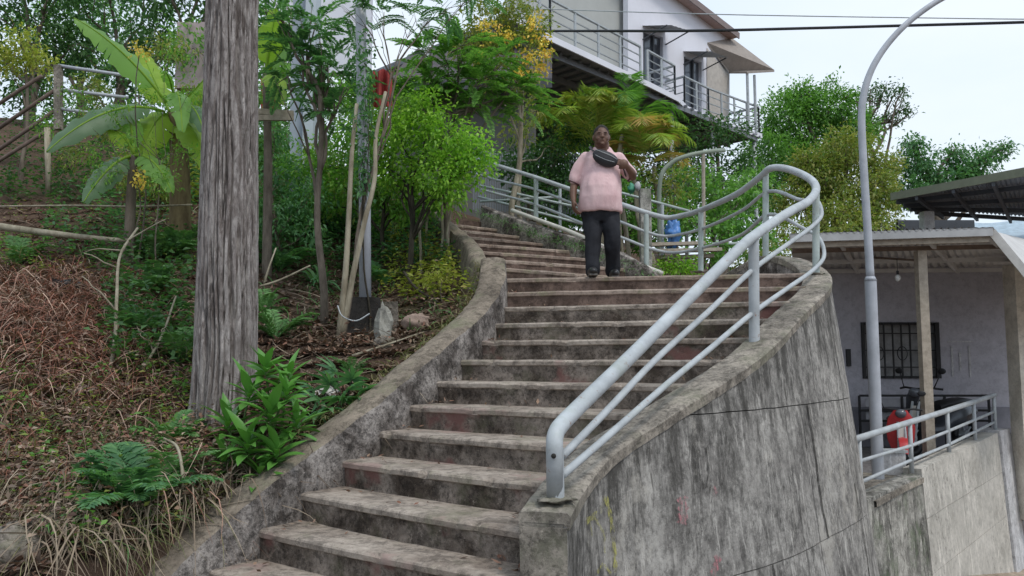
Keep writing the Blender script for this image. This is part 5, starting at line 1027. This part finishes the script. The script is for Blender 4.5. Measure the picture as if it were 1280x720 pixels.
stick('short stick standing right of the big trunk', [(330, 355, 8.8), (336, 335, 8.8), (345, 310, 8.9)], .012, .008)
stick('dry stem arching over the low ferns', [(222, 650, 5.2), (228, 600, 5.2), (222, 560, 5.3), (205, 548, 5.4)], .012, .008)
stick('pale stick leaning on the low grass', [(60, 640, 4.9), (90, 615, 4.9), (128, 603, 5.0)], .018, .01)
stick('dark root curving down beside the yellow-green weed', [(505, 340, 10), (520, 360, 9.6), (548, 378, 9.2)], .02, .012, 'dark_bark')
stick('twig crossing the litter by the parapet', [(440, 445, 7.6), (480, 432, 7.7), (530, 415, 7.9)], .014, .007)
stick('twig pointing at the white litter', [(245, 640, 5.3), (270, 610, 5.4), (300, 575, 5.5)], .012, .006)
stick('thin cane rising in the upper left litter', [(0, 258, 11.5), (90, 257, 11), (170, 258, 10.5), (240, 256, 10.2)], .014, .012)
# rocks and rubbish
def rock(px, py, y, r, label, mat, name='rock', fl=.7):
    b = gp(px, py, y); t_ = thing(name, b, label, 'rock'); mb = MB(); mb.ball(b + V(0, 0, r * .25), (r, r * .85, r * fl), 20, 14, jit=.35); mb.build('stone', mat, t_, smooth=True)
M['rock'] = concrete('mossy_rock', (.30, .26, .22), (.10, .09, .075), moss=(.14, .15, .08), speck=.8, scale=2)
rock(4, 708, 4.3, .2, 'mossy boulder in the bottom left corner', M['rock']); rock(521, 400, 8.5, .15, 'rounded pinkish stone lying near the parapet', concrete('pinkish_stone', (.38, .28, .23), (.24, .18, .15), speck=.3)); rock(60, 700, 4.6, .12, 'small stone beside the corner boulder', M['rock'])
rock(480, 432, 7.9, .1, 'small stone half buried below the concrete chunk', M['rock'])
def crumple(px, py, y, r, label, col, name, cat):
    b = gp(px, py, y) + V(0, 0, .04); t_ = thing(name, b, label, cat); mb = MB(); G = []
    for i in range(14):
        G.append([b + V((i / 13 - .5) * 2 * r, (j / 13 - .5) * 1.6 * r, 0) + np.array(mnoise.noise_vector(Vector((i * .45, j * .45, px)))) * r * .7 for j in range(14)])
    mb.grid(np.array(G)).grid(np.array(G) - V(0, 0, .004), flip=True); mb.build('crumpled_sheet', plain(name + '_plastic', col, .5, .4, var=.08), t_, smooth=True)
crumple(245, 612, 5.6, .05, 'small white scrap of plastic in the low grass', (.75, .75, .72), 'plastic_scrap', 'litter')
crumple(400, 490, 6.75, .11, 'white crumpled bag behind the cut-leaf plant', (.62, .60, .56), 'plastic_bag', 'litter')
crumple(98, 478, 6.8, .13, 'pale crumpled dry leaf sheath on the dead ferns', (.40, .31, .25), 'dry_sheath', 'litter')
crumple(458, 512, 6.5, .05, 'small yellowish scrap by the parapet', (.6, .52, .35), 'paper_scrap', 'litter')
crumple(90, 350, 9.0, .16, 'dark crumpled bag with pale spots on the left slope', (.05, .05, .055), 'rubbish_bag', 'litter')
# ------------------------------------------------------------------ small structures on the left and middle
# grey pole in its block
b = gp(458, 418, 8.55); gpole = thing('grey_pole', b, 'grey steel pole standing in a dark concrete block on the slope', 'pole')
MB().tube([V(P(457, 380, 8.6)[0], 8.6, b[2] + .1), P(456, 240, 8.6), P(452, 100, 8.6), P(450, -60, 8.6)], [.066, .064, .06, .058], 14).build('shaft', M['pole'], gpole, smooth=True)
bl = MB(); c_ = P(450, 394, 8.55); bl.box(c_ + V(0, .12, -.12), (.36, .36, .62), .25); bl.build('footing', concrete('dark_block', (.055, .05, .045), (.02, .02, .02), speck=.6), gpole)
G_pts = [P(422, 382, 8.25), P(428, 395, 8.22), P(445, 401, 8.2), P(462, 392, 8.25)]; MB().tube(crom(G_pts, 4), .007, 5).build('strap', M['galv'], gpole)
blk = thing('concrete_block', gp(482, 412, 8.6), 'mossy concrete block right of the dark footing', 'block'); mb = MB(); c_ = P(482, 396, 8.75); mb.box(c_ + V(0, .05, -.1), (.26, .3, .50), .2)
mb.v = [tuple(np.array(q) + np.array(mnoise.noise_vector(Vector(q) * 3)) * .03) for q in mb.v]; mb.build('block_body', M['rock'], blk)
ch = thing('concrete_chunk', gp(476, 425, 8.1), 'pale broken concrete chunk leaning below the mossy block', 'rubble'); mb = MB(); mb.ball(P(480, 405, 8.1) + V(0, 0, -.08), (.09, .1, .26), 10, 8, jit=.6); mb.build('chunk_body', concrete('pale_rubble', (.36, .35, .31), (.18, .18, .15)), ch)
# grey building column behind
gc = thing('grey_column', gp(380, 260, 13), 'square light grey column among the leaves right of the big trunk', 'column')
p0_, p1_ = P(364, 150, 13), P(396, 150, 13); w_ = p1_[0] - p0_[0]
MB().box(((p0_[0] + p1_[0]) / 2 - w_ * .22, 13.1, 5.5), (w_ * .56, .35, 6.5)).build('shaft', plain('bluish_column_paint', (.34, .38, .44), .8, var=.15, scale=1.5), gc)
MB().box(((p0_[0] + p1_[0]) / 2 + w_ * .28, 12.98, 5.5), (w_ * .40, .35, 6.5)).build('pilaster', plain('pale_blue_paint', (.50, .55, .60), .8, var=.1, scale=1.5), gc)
# fallen rails between trunk and column
fr_ = thing('timber_rail', P(320, 140, 9.8), 'pair of short horizontal grey rails right of the big trunk', 'rail')
for dy in (0, 9): MB().beam(P(300, 138 + dy, 9.9), P(366, 142 + dy * .6, 10.4), .06, .07).build('rail', M['wood'], fr_)
# house behind the middle foliage: dark roof, red cloth
hh = thing('dark_roofed_house', gp(600, 260, 17), 'dark-roofed house hidden behind the middle trees', 'house')
za = P(600, 118, 17)[2]; xa, xb = P(488, 100, 17)[0], P(670, 100, 17)[0]
MB().box(((xa + xb) / 2, 18.6, (za + 3.5) / 2), (xb - xa, 3, za - 3.5)).build('wall', plain('dark_grey_house_wall', (.16, .155, .15), .9), hh)  # plain dark grey wall colour
rp_ = [P(478, 108, 16.3), P(690, 104, 16.3), P(690, 62, 18.5), P(520, 62, 18.5)]; G = np.array([[lerp(rp_[0], rp_[1], u), lerp(rp_[3], rp_[2], u)] for u in np.linspace(0, 1, 60)]); G[1::2] += V(0, 0, .04)
MB().grid(G).grid(G - V(0, 0, .02), flip=True).build('roof', plain('dark_tin_roof', (.09, .08, .085), .7), hh)
MB().beam(rp_[0], rp_[1], .05, .2).build('fascia', M['dark_steel'], hh)
rc = thing('red_cloth', P(478, 112, 10.6), 'red cloth hanging among the leaves above the bush', 'cloth'); G = np.array([[P(466 + 24 * u, 88 + 2 * math.sin(u * 9) + 44 * v, 10.15 + .08 * math.sin(u * 14)) for v in np.linspace(0, 1, 6)] for u in np.linspace(0, 1, 24)])
mb = MB().grid(G); G2 = G + V(0, .02, 0); mb.grid(G2, flip=True); mb.build('cloth_sheet', plain('red_fabric', (.36, .065, .06), .9, var=.35), rc, smooth=True)
rc2 = thing('red_cloth', P(332, 112, 14.5), 'small red cloth just right of the big trunk', 'cloth'); MB().grid(np.array([[P(326 + 20 * u, 98 + 38 * v, 14.5 + .05 * math.sin(u * 10)) for v in (0, .5, 1)] for u in np.linspace(0, 1, 10)])).build('cloth_sheet', bpy.data.materials['red_fabric'], rc2, smooth=True)
pw_ = thing('pale_house_wall', P(400, 60, 22), 'pale wall glimpsed high behind the leaves left of the grey pole', 'wall'); a_ = P(330, -40, 22); b_ = P(462, 90, 22); MB().box(((a_[0] + b_[0]) / 2, 22.2, (a_[2] + b_[2]) / 2), (b_[0] - a_[0], .3, a_[2] - b_[2])).build('wall_face', M['white'], pw_)
pk_ = thing('pinkish_wall', P(240, 60, 15.8), 'pinkish plaster wall glimpsed left of the big trunk', 'wall'); a_ = P(224, 30, 15.8); b_ = P(262, 88, 15.8); MB().box(((a_[0] + b_[0]) / 2, 15.8, (a_[2] + b_[2]) / 2 - .2), (b_[0] - a_[0], .2, a_[2] - b_[2] + .4)).build('wall_face', plain('pink_plaster', (.42, .34, .34), .9), pk_)
# picket fence behind the upper railing
fn = thing('picket_fence', gp(650, 270, 15.4), 'grey metal picket fence behind the upper part of the railing', 'fence'); fa, fb = P(592, 262, 15.6), P(726, 268, 15.0); fh = 1.15
mb = MB()
for i in range(44): q = lerp(fa, fb, i / 43); mb.box(q + V(0, 0, fh / 2), (.035, .015, fh + .06 * (i % 2)))
mb.build('pickets', plain('grey_picket_paint', (.24, .26, .29), .6), fn)
for h in (.2, fh - .15): MB().beam(fa + V(0, .03, h), fb + V(0, .03, h), .03, .04).build('rail', M['pole'], fn)
rail2 = thing('lower_path_railing', P(810, 300, 12.4), 'second thinner railing beyond the stair railing, behind the man', 'railing')
for (a, b) in [((600, 232, 14.5), (735, 262, 13)), ((598, 246, 14.3), (735, 282, 12.9)), ((735, 230, 13), (862, 264, 12.6)), ((600, 252, 14.1), (700, 246, 13.8)), ((845, 306, 12.6), (930, 304, 12.6))]: MB().tube([P(*a), P(*b)], .022, 8).build('rail', M['galv_g'], rail2, smooth=True)
for px, a, b, y in [(828, 256, 320, 12.6), (770, 240, 330, 12.8), (700, 236, 290, 13.4)]: MB().tube([P(px, b, y), P(px, a, y)], .026, 8).build('post', M['galv'], rail2)
cp_ = thing('concrete_post', gp(806, 330, 11.9), 'square grey concrete post behind the railing right of the man', 'post'); q0 = P(806, 237, 11.9); MB().box((q0[0], 11.9, (q0[2] + 2) / 2), (.16, .16, q0[2] - 2)).build('shaft', M['sidewall'], cp_)
hp = thing('green_hoop', P(825, 215, 12.6), 'curved green pipe hoop above the railing right of the man', 'pipe'); MB().tube(crom([P(*q) for q in [(826, 330, 12.8), (824, 270, 12.8), (826, 222, 12.7), (840, 203, 12.7), (862, 194, 12.7), (890, 189, 12.8), (905, 188, 13)]], 6), .035, 9).build('hoop_pipe', plain('pale_green_pipe', (.26, .30, .24), .6), hp, smooth=True)
MB().tube([P(879, 192, 12.75), P(880, 330, 12.75)], .03, 8).build('upright', M['wood'], hp)
bs = thing('blue_sack', gp(841, 310, 12.4), 'bright blue plastic sack standing behind the railing', 'sack'); c_ = P(841, 292, 12.4); mb = MB(); mb.ball(c_, (.11, .10, .20), 14, 12, jit=1.1); mb.ball(c_ + V(.02, 0, .22), (.05, .05, .08), 8, 6, jit=.5); mb.build('sack_body', plain('blue_plastic', (.07, .20, .48), .4, .5, var=.3), bs, smooth=True)
gb = thing('green_bag', P(790, 236, 12.4), 'small green and white bag hanging behind the man', 'bag'); mb = MB(); mb.ball(P(789, 236, 12.4), (.055, .05, .07), 10, 8, jit=.8); mb.build('bag_body', plain('green_plastic', (.08, .30, .19), .5), gb, smooth=True); mb = MB(); mb.ball(P(797, 233, 12.35), (.05, .04, .07), 8, 6, jit=.4); mb.build('white_flap', M['plaster2'], gb, smooth=True)
pb = thing('timber_planks', gp(840, 322, 12.2), 'weathered planks stacked low behind the landing', 'planks')
for i, (x0_, x1_, py) in enumerate([(818, 900, 314), (822, 890, 322), (812, 880, 306)]): MB().beam(P(x0_, py, 12.0 + i * .15), P(x1_, py - 2, 12.2 + i * .15), .15, .05).build('plank', M['wood'], pb)
# railing on the upper left slope
lr = thing('slope_railing', P(73, 160, 12.3), 'rusty pipe railing climbing the slope at the upper left', 'railing'); rust = plain('rusty_pipe', (.13, .095, .08), .8, var=.4)
MB().beam(P(73, 162, 12.3), P(73, 82, 12.3), .10, .10, up=(0, 1, 0)).build('post', M['coping'], lr); MB().tube([P(61, 245, 12.2), P(59, 160, 12.2)], .045, 8).build('post', M['pale_bark'], lr, smooth=True)
for a, b in [((-60, 168, 12.8), (52, 95, 12.4)), ((-60, 200, 12.8), (68, 113, 12.3)), ((-60, 228, 12.6), (70, 137, 12.3)), ((-60, 238, 12.4), (64, 160, 12.3))]: MB().tube([P(*a), P(*b)], .03, 8).build('rail', rust, lr, smooth=True)
for a, b in [((73, 82, 12.3), (195, 100, 12.6)), ((75, 112, 12.3), (160, 122, 12.5)), ((76, 136, 12.3), (150, 146, 12.5))]: MB().tube([P(*a), P(*b)], .028, 8).build('rail', M['pole'], lr, smooth=True)
# ------------------------------------------------------------------ the man coming down
F0 = V(P(754, 343, 8.84)[0], 8.84, 14 * RISE + .006)
man = thing('person', F0, 'heavy-set man in a pink t-shirt and black trousers coming down the steps', 'person')
def remeshed(name, mb, mat, parent, voxel=.012, smooth=3, wr=0, fr=9):
    o = mb.build(name, mat, parent); m_ = o.modifiers.new('r', 'REMESH'); m_.mode = 'VOXEL'; m_.voxel_size = voxel
    s_ = o.modifiers.new('s', 'SMOOTH'); s_.iterations = smooth; s_.factor = .5
    dg = bpy.context.evaluated_depsgraph_get(); me = bpy.data.meshes.new_from_object(o.evaluated_get(dg)); o.modifiers.clear(); old = o.data; o.data = me; bpy.data.meshes.remove(old); me.name = name
    if wr:
        for v_ in me.vertices:
            c = v_.co; k = mnoise.noise(Vector((c.x * fr, c.y * fr, c.z * fr * .55))) + .5 * mnoise.noise(Vector((c.x * fr * 2, c.y * fr * 2, c.z * fr))); v_.co = c + v_.normal * k * wr
    me.polygons.foreach_set('use_smooth', [True] * len(me.polygons)); 
    if not me.materials: me.materials.append(mat)
    return o
def loft(mb, secs, n=20):   # (x, y, z, rx, ry)
    G = np.array([[F0 + V(x + rx * math.cos(a), y + ry * math.sin(a), z) for a in np.linspace(0, 2 * math.pi, n + 1)[:-1]] for x, y, z, rx, ry in secs]); k = len(secs); vs = G.reshape(-1, 3)
    fs = [(i * n + j, i * n + (j + 1) % n, (i + 1) * n + (j + 1) % n, (i + 1) * n + j) for i in range(k - 1) for j in range(n)] + [tuple(range(n))[::-1], tuple((k - 1) * n + j for j in range(n))]
    mb.add(vs, fs); return mb
def q(*a): return F0 + V(*a)
def mlimb(mb, pts, r, n=14): 
    c = crom([q(*p) for p in pts], 5); mb.tube(c, np.interp(np.linspace(0, 1, len(c)), np.linspace(0, 1, len(r)), r), n); mb.ball(c[0], r[0], 12, 8); mb.ball(c[-1], r[-1], 12, 8)
skin = NT('brown_skin', .5, .4); skin.out(skin.mix(skin.ramp(skin.noise(14), [(.3, 0), (.7, 1)]), (.11, .055, .037), (.17, .09, .06))); skin = skin.m
b = MB(); loft(b, [(-.02, 0, .72, .20, .15), (-.02, -.01, .95, .22, .17), (0, 0, 1.2, .20, .14), (0, 0, 1.33, .17, .10), (0, 0, 1.38, .09, .07)])
mlimb(b, [(0, .01, 1.34), (0, -.02, 1.38), (-.008, -.045, 1.46)], [.10, .092, .085])
hc = V(-.015, -.085, 1.522); b.ball(q(*hc), (.092, .105, .118), 18, 14); b.ball(q(*(hc + V(0, -.028, -.065))), (.078, .075, .058), 14, 10)
b.ball(q(*(hc + V(0, -.104, -.022))), (.019, .016, .016), 10, 8); b.ball(q(*(hc + V(0, -.098, -.005))), (.011, .014, .03), 10, 8); b.ball(q(*(hc + V(0, -.096, -.056))), (.028, .014, .010), 10, 8); b.ball(q(*(hc + V(0, -.088, -.096))), (.026, .018, .018), 10, 8)
for s in (-1, 1): b.ball(q(*(hc + V(s * .095, .004, -.012))), (.012, .022, .032), 8, 6); b.ball(q(*(hc + V(s * .040, -.070, -.035))), (.036, .026, .032), 12, 8); b.ball(q(*(hc + V(s * .034, -.090, .024))), (.026, .013, .009), 10, 8)
mlimb(b, [(-.21, .01, 1.31), (-.285, .03, 1.16), (-.325, .03, 1.04), (-.345, -.02, .92), (-.345, -.08, .82)], [.06, .056, .048, .042, .030])
mlimb(b, [(.21, .01, 1.31), (.30, .02, 1.20), (.355, 0, 1.115), (.33, -.10, 1.13), (.255, -.19, 1.185)], [.06, .056, .052, .045, .030])
def hand(w_, d_, side_, curl, scale=1.):
    """palm and five bent fingers starting at wrist w_, pointing along d_"""
    d_ = nrm(d_); s_ = nrm(side_ - d_ * (side_ @ d_)); n_ = np.cross(d_, s_); p = w_ + d_ * .045
    b.ball(p, np.abs(d_) * .05 + np.abs(s_) * .038 + np.abs(n_) * .016, 12, 8)
    for i, ln in enumerate((.062, .074, .078, .070)):
        a0 = w_ + d_ * .078 + s_ * (.030 - .020 * i) * 1.0; a1 = a0 + d_ * ln * .45 + n_ * curl * .012; a2 = a1 + d_ * ln * .35 + n_ * curl * .026; a3 = a2 + d_ * ln * .15 + n_ * curl * .024
        b.tube([a0 - d_ * .02, a0, a1, a2, a3], [.0095, .0095, .009, .008, .006], 8)
    a0 = w_ + d_ * .03 - s_ * .03; b.tube([a0, a0 - s_ * .022 + d_ * .02 + n_ * .008 * curl, a0 - s_ * .028 + d_ * .05 + n_ * .02 * curl], [.012, .0105, .008], 8)
hand(q(-.345, -.08, .825), V(.02, -.18, -1), V(-.3, 1, 0), 1.2)
hand(q(.262, -.185, 1.18), V(-.85, -.35, .35), V(.2, .1, 1), 1.3)
for s in (-1, 1): mlimb(b, [(s * .10, 0, .76), (s * .112, -.09, .43), (s * .12, -.06 + .05 * s, .26)], [.08, .055, .035])
body = remeshed('body', b, skin, man, .0062, 3)
m_ = plain('eye_dark', (.02, .015, .012), .3); mb = MB()
for s in (-1, 1): mb.ball(q(*(hc + V(s * .033, -.100, .004))), (.009, .005, .0035), 8, 6)
mb.build('eyes', m_, man); mb = MB()
for s in (-1, 1): mb.ball(q(*(hc + V(s * .034, -.104, .024))), (.018, .004, .0035), 8, 6)
mb.ball(q(*(hc + V(0, -.112, -.044))), (.02, .004, .003), 8, 5); mb.build('eyebrows_and_moustache', m_, man)
mb = MB(); mb.ball(q(*(hc + V(0, .016, .026))), (.096, .106, .108), 20, 14, jit=.06)
hair = mb.build('hair', plain('short_dark_hair', (.035, .03, .028), .9, .2, var=.4, scale=40), man, smooth=True)
shirt = NT('pink_cotton', .9, .15); shirt.out(shirt.mix(shirt.ramp(shirt.noise(5), [(.3, 0), (.7, 1)]), (.66, .44, .45), (.78, .57, .57))); shirt.bump(shirt.noise(12, (1, 1, .5), 3), .5, .02); shirt = shirt.m
s_ = MB(); loft(s_, [(-.025, 0, .71, .258, .20), (-.028, -.005, .74, .262, .212), (-.03, -.02, .86, .255, .232), (-.028, -.02, .97, .245, .234), (-.02, -.01, 1.10, .225, .205), (-.01, -.0, 1.22, .212, .17), (-.005, 0, 1.30, .20, .135), (0, .005, 1.365, .15, .105), (0, .005, 1.42, .115, .09)], 28)
mlimb(s_, [(-.19, 0, 1.30), (-.27, .02, 1.19), (-.315, .03, 1.085)], [.082, .078, .076]); mlimb(s_, [(.19, 0, 1.30), (.275, .015, 1.21), (.33, .01, 1.135)], [.082, .078, .076])
sh_ = remeshed('t_shirt', s_, shirt, man, .011, 3, .020, 7)
mb = MB(); a = np.linspace(0, 2 * math.pi, 28)[:-1]; mb.tube([q(.0 + 1.08 * .085 * math.cos(t_), -.012 + .085 * math.sin(t_), 1.40 + .02 * math.sin(t_)) for t_ in np.r_[a, a[0]]], .012, 8, cap=False); mb.build('collar', shirt, sh_, smooth=True)
for c_, ax in ((V(-.315, .03, 1.085) + nrm([-.045, .01, -.105]) * .045, V(-.045, .01, -.105)), (V(.33, .01, 1.135) + nrm([.055, -.005, -.075]) * .045, V(.055, -.005, -.075))):
    ax = nrm(ax); u_ = nrm(np.cross(ax, V(0, 1, 0))); v_ = np.cross(ax, u_); c2 = c_; MB().tube([q(*(c2 + u_ * .064 * math.cos(t_) + v_ * .064 * math.sin(t_))) for t_ in np.r_[a, a[0]]], .009, 6, cap=False).build('cuff', plain('dark_cuff', (.10, .05, .055)), sh_, smooth=True)
tr_ = plain('black_trousers', (.022, .023, .028), .85, .2, var=.3, scale=10); mb = MB(); loft(mb, [(-.02, 0, .60, .20, .14), (-.025, 0, .70, .235, .17), (-.025, 0, .80, .235, .18)])
mlimb(mb, [(-.12, 0, .68), (-.13, -.09, .43), (-.135, -.12, .22), (-.14, -.15, .085)], [.118, .096, .088, .09]); mlimb(mb, [(.085, 0, .68), (.100, -.10, .44), (.112, .0, .22), (.12, .05, .10)], [.118, .096, .09, .09])
remeshed('trousers', mb, tr_, man, .012, 3, .024, 8)
shm = plain('black_shoe', (.02, .019, .02), .4, .5)
for x, y, rz in ((-.15, -.24, -.15), (.125, -.03, .25)):
    mb = MB(); M3 = V(math.cos(rz), math.sin(rz), 0); mb.ball(q(x, y, .045), (.058, .155, .052), 16, 10); mb.ball(q(x, y + .07, .06), (.05, .065, .055), 14, 8); so = mb.build('shoe', shm, man, smooth=True)
    MB().box(q(x, y, .008), (.09, .25, .016)).build('sole', plain('grey_sole', (.12, .11, .1)), so)
# cross-body bag
bag = thing('crossbody_bag', F0 + V(.02, -.22, 1.28), 'black cross-body waist bag worn high on the man\'s chest', 'bag'); mb = MB(); ta = math.radians(-20)
bm = plain('black_nylon', (.03, .03, .034), .6, .4, var=.3, scale=12); R3 = np.array([[math.cos(ta), 0, -math.sin(ta)], [0, 1, 0], [math.sin(ta), 0, math.cos(ta)]])
def bagpt(x, y, z): return q(*(V(.015, -.20, 1.265) + R3 @ V(x, y, z)))
G = []
for u in np.linspace(-1, 1, 22):
    hgt = .080 * (1 - abs(u) ** 2.2) ** .5 + .004; dp = .055 * (1 - abs(u) ** 3) + .006; G.append([bagpt(u * .155, -dp * math.sin(t_) * (1 if math.sin(t_) > 0 else .5), hgt * math.cos(t_) - .01 * math.cos(u * 1.5)) for t_ in np.linspace(0, 2 * math.pi, 20)])
mb.grid(np.array(G)); mb.build('pouch', bm, bag, smooth=True)
MB().tube(crom([bagpt(-.13, -.042, .035), bagpt(-.05, -.062, .03), bagpt(.05, -.062, .028), bagpt(.13, -.04, .02)], 5), .0028, 6).build('zip', M['galv'], bag)
MB().tube(crom([bagpt(-.12, -.04, -.02), bagpt(0, -.066, -.035), bagpt(.11, -.044, -.02)], 5), .0026, 6).build('zip', M['galv'], bag)
MB().tube(crom([bagpt(-.15, -.0, .02), q(-.15, -.12, 1.39), q(-.12, -.02, 1.425), q(-.08, .10, 1.38), q(.05, .19, 1.28), q(.2, .17, 1.16), q(.27, .02, 1.11), q(.23, -.14, 1.16), bagpt(.17, 0, 0)], 6), .02, 8, flat=.25).build('strap', bm, bag, smooth=True)

for r_ in (man, bag):   # a taller, slightly narrower build, scaled about his own feet
    sc_ = V(.95, 1, 1.035); l_ = F0 + (np.array(r_.location) - F0) * sc_; r_.location = tuple(l_); r_.scale = tuple(sc_)
print('objects', len(bpy.data.objects), 'tris ~', sum(len(o.data.polygons) for o in bpy.data.objects if o.type == 'MESH'))
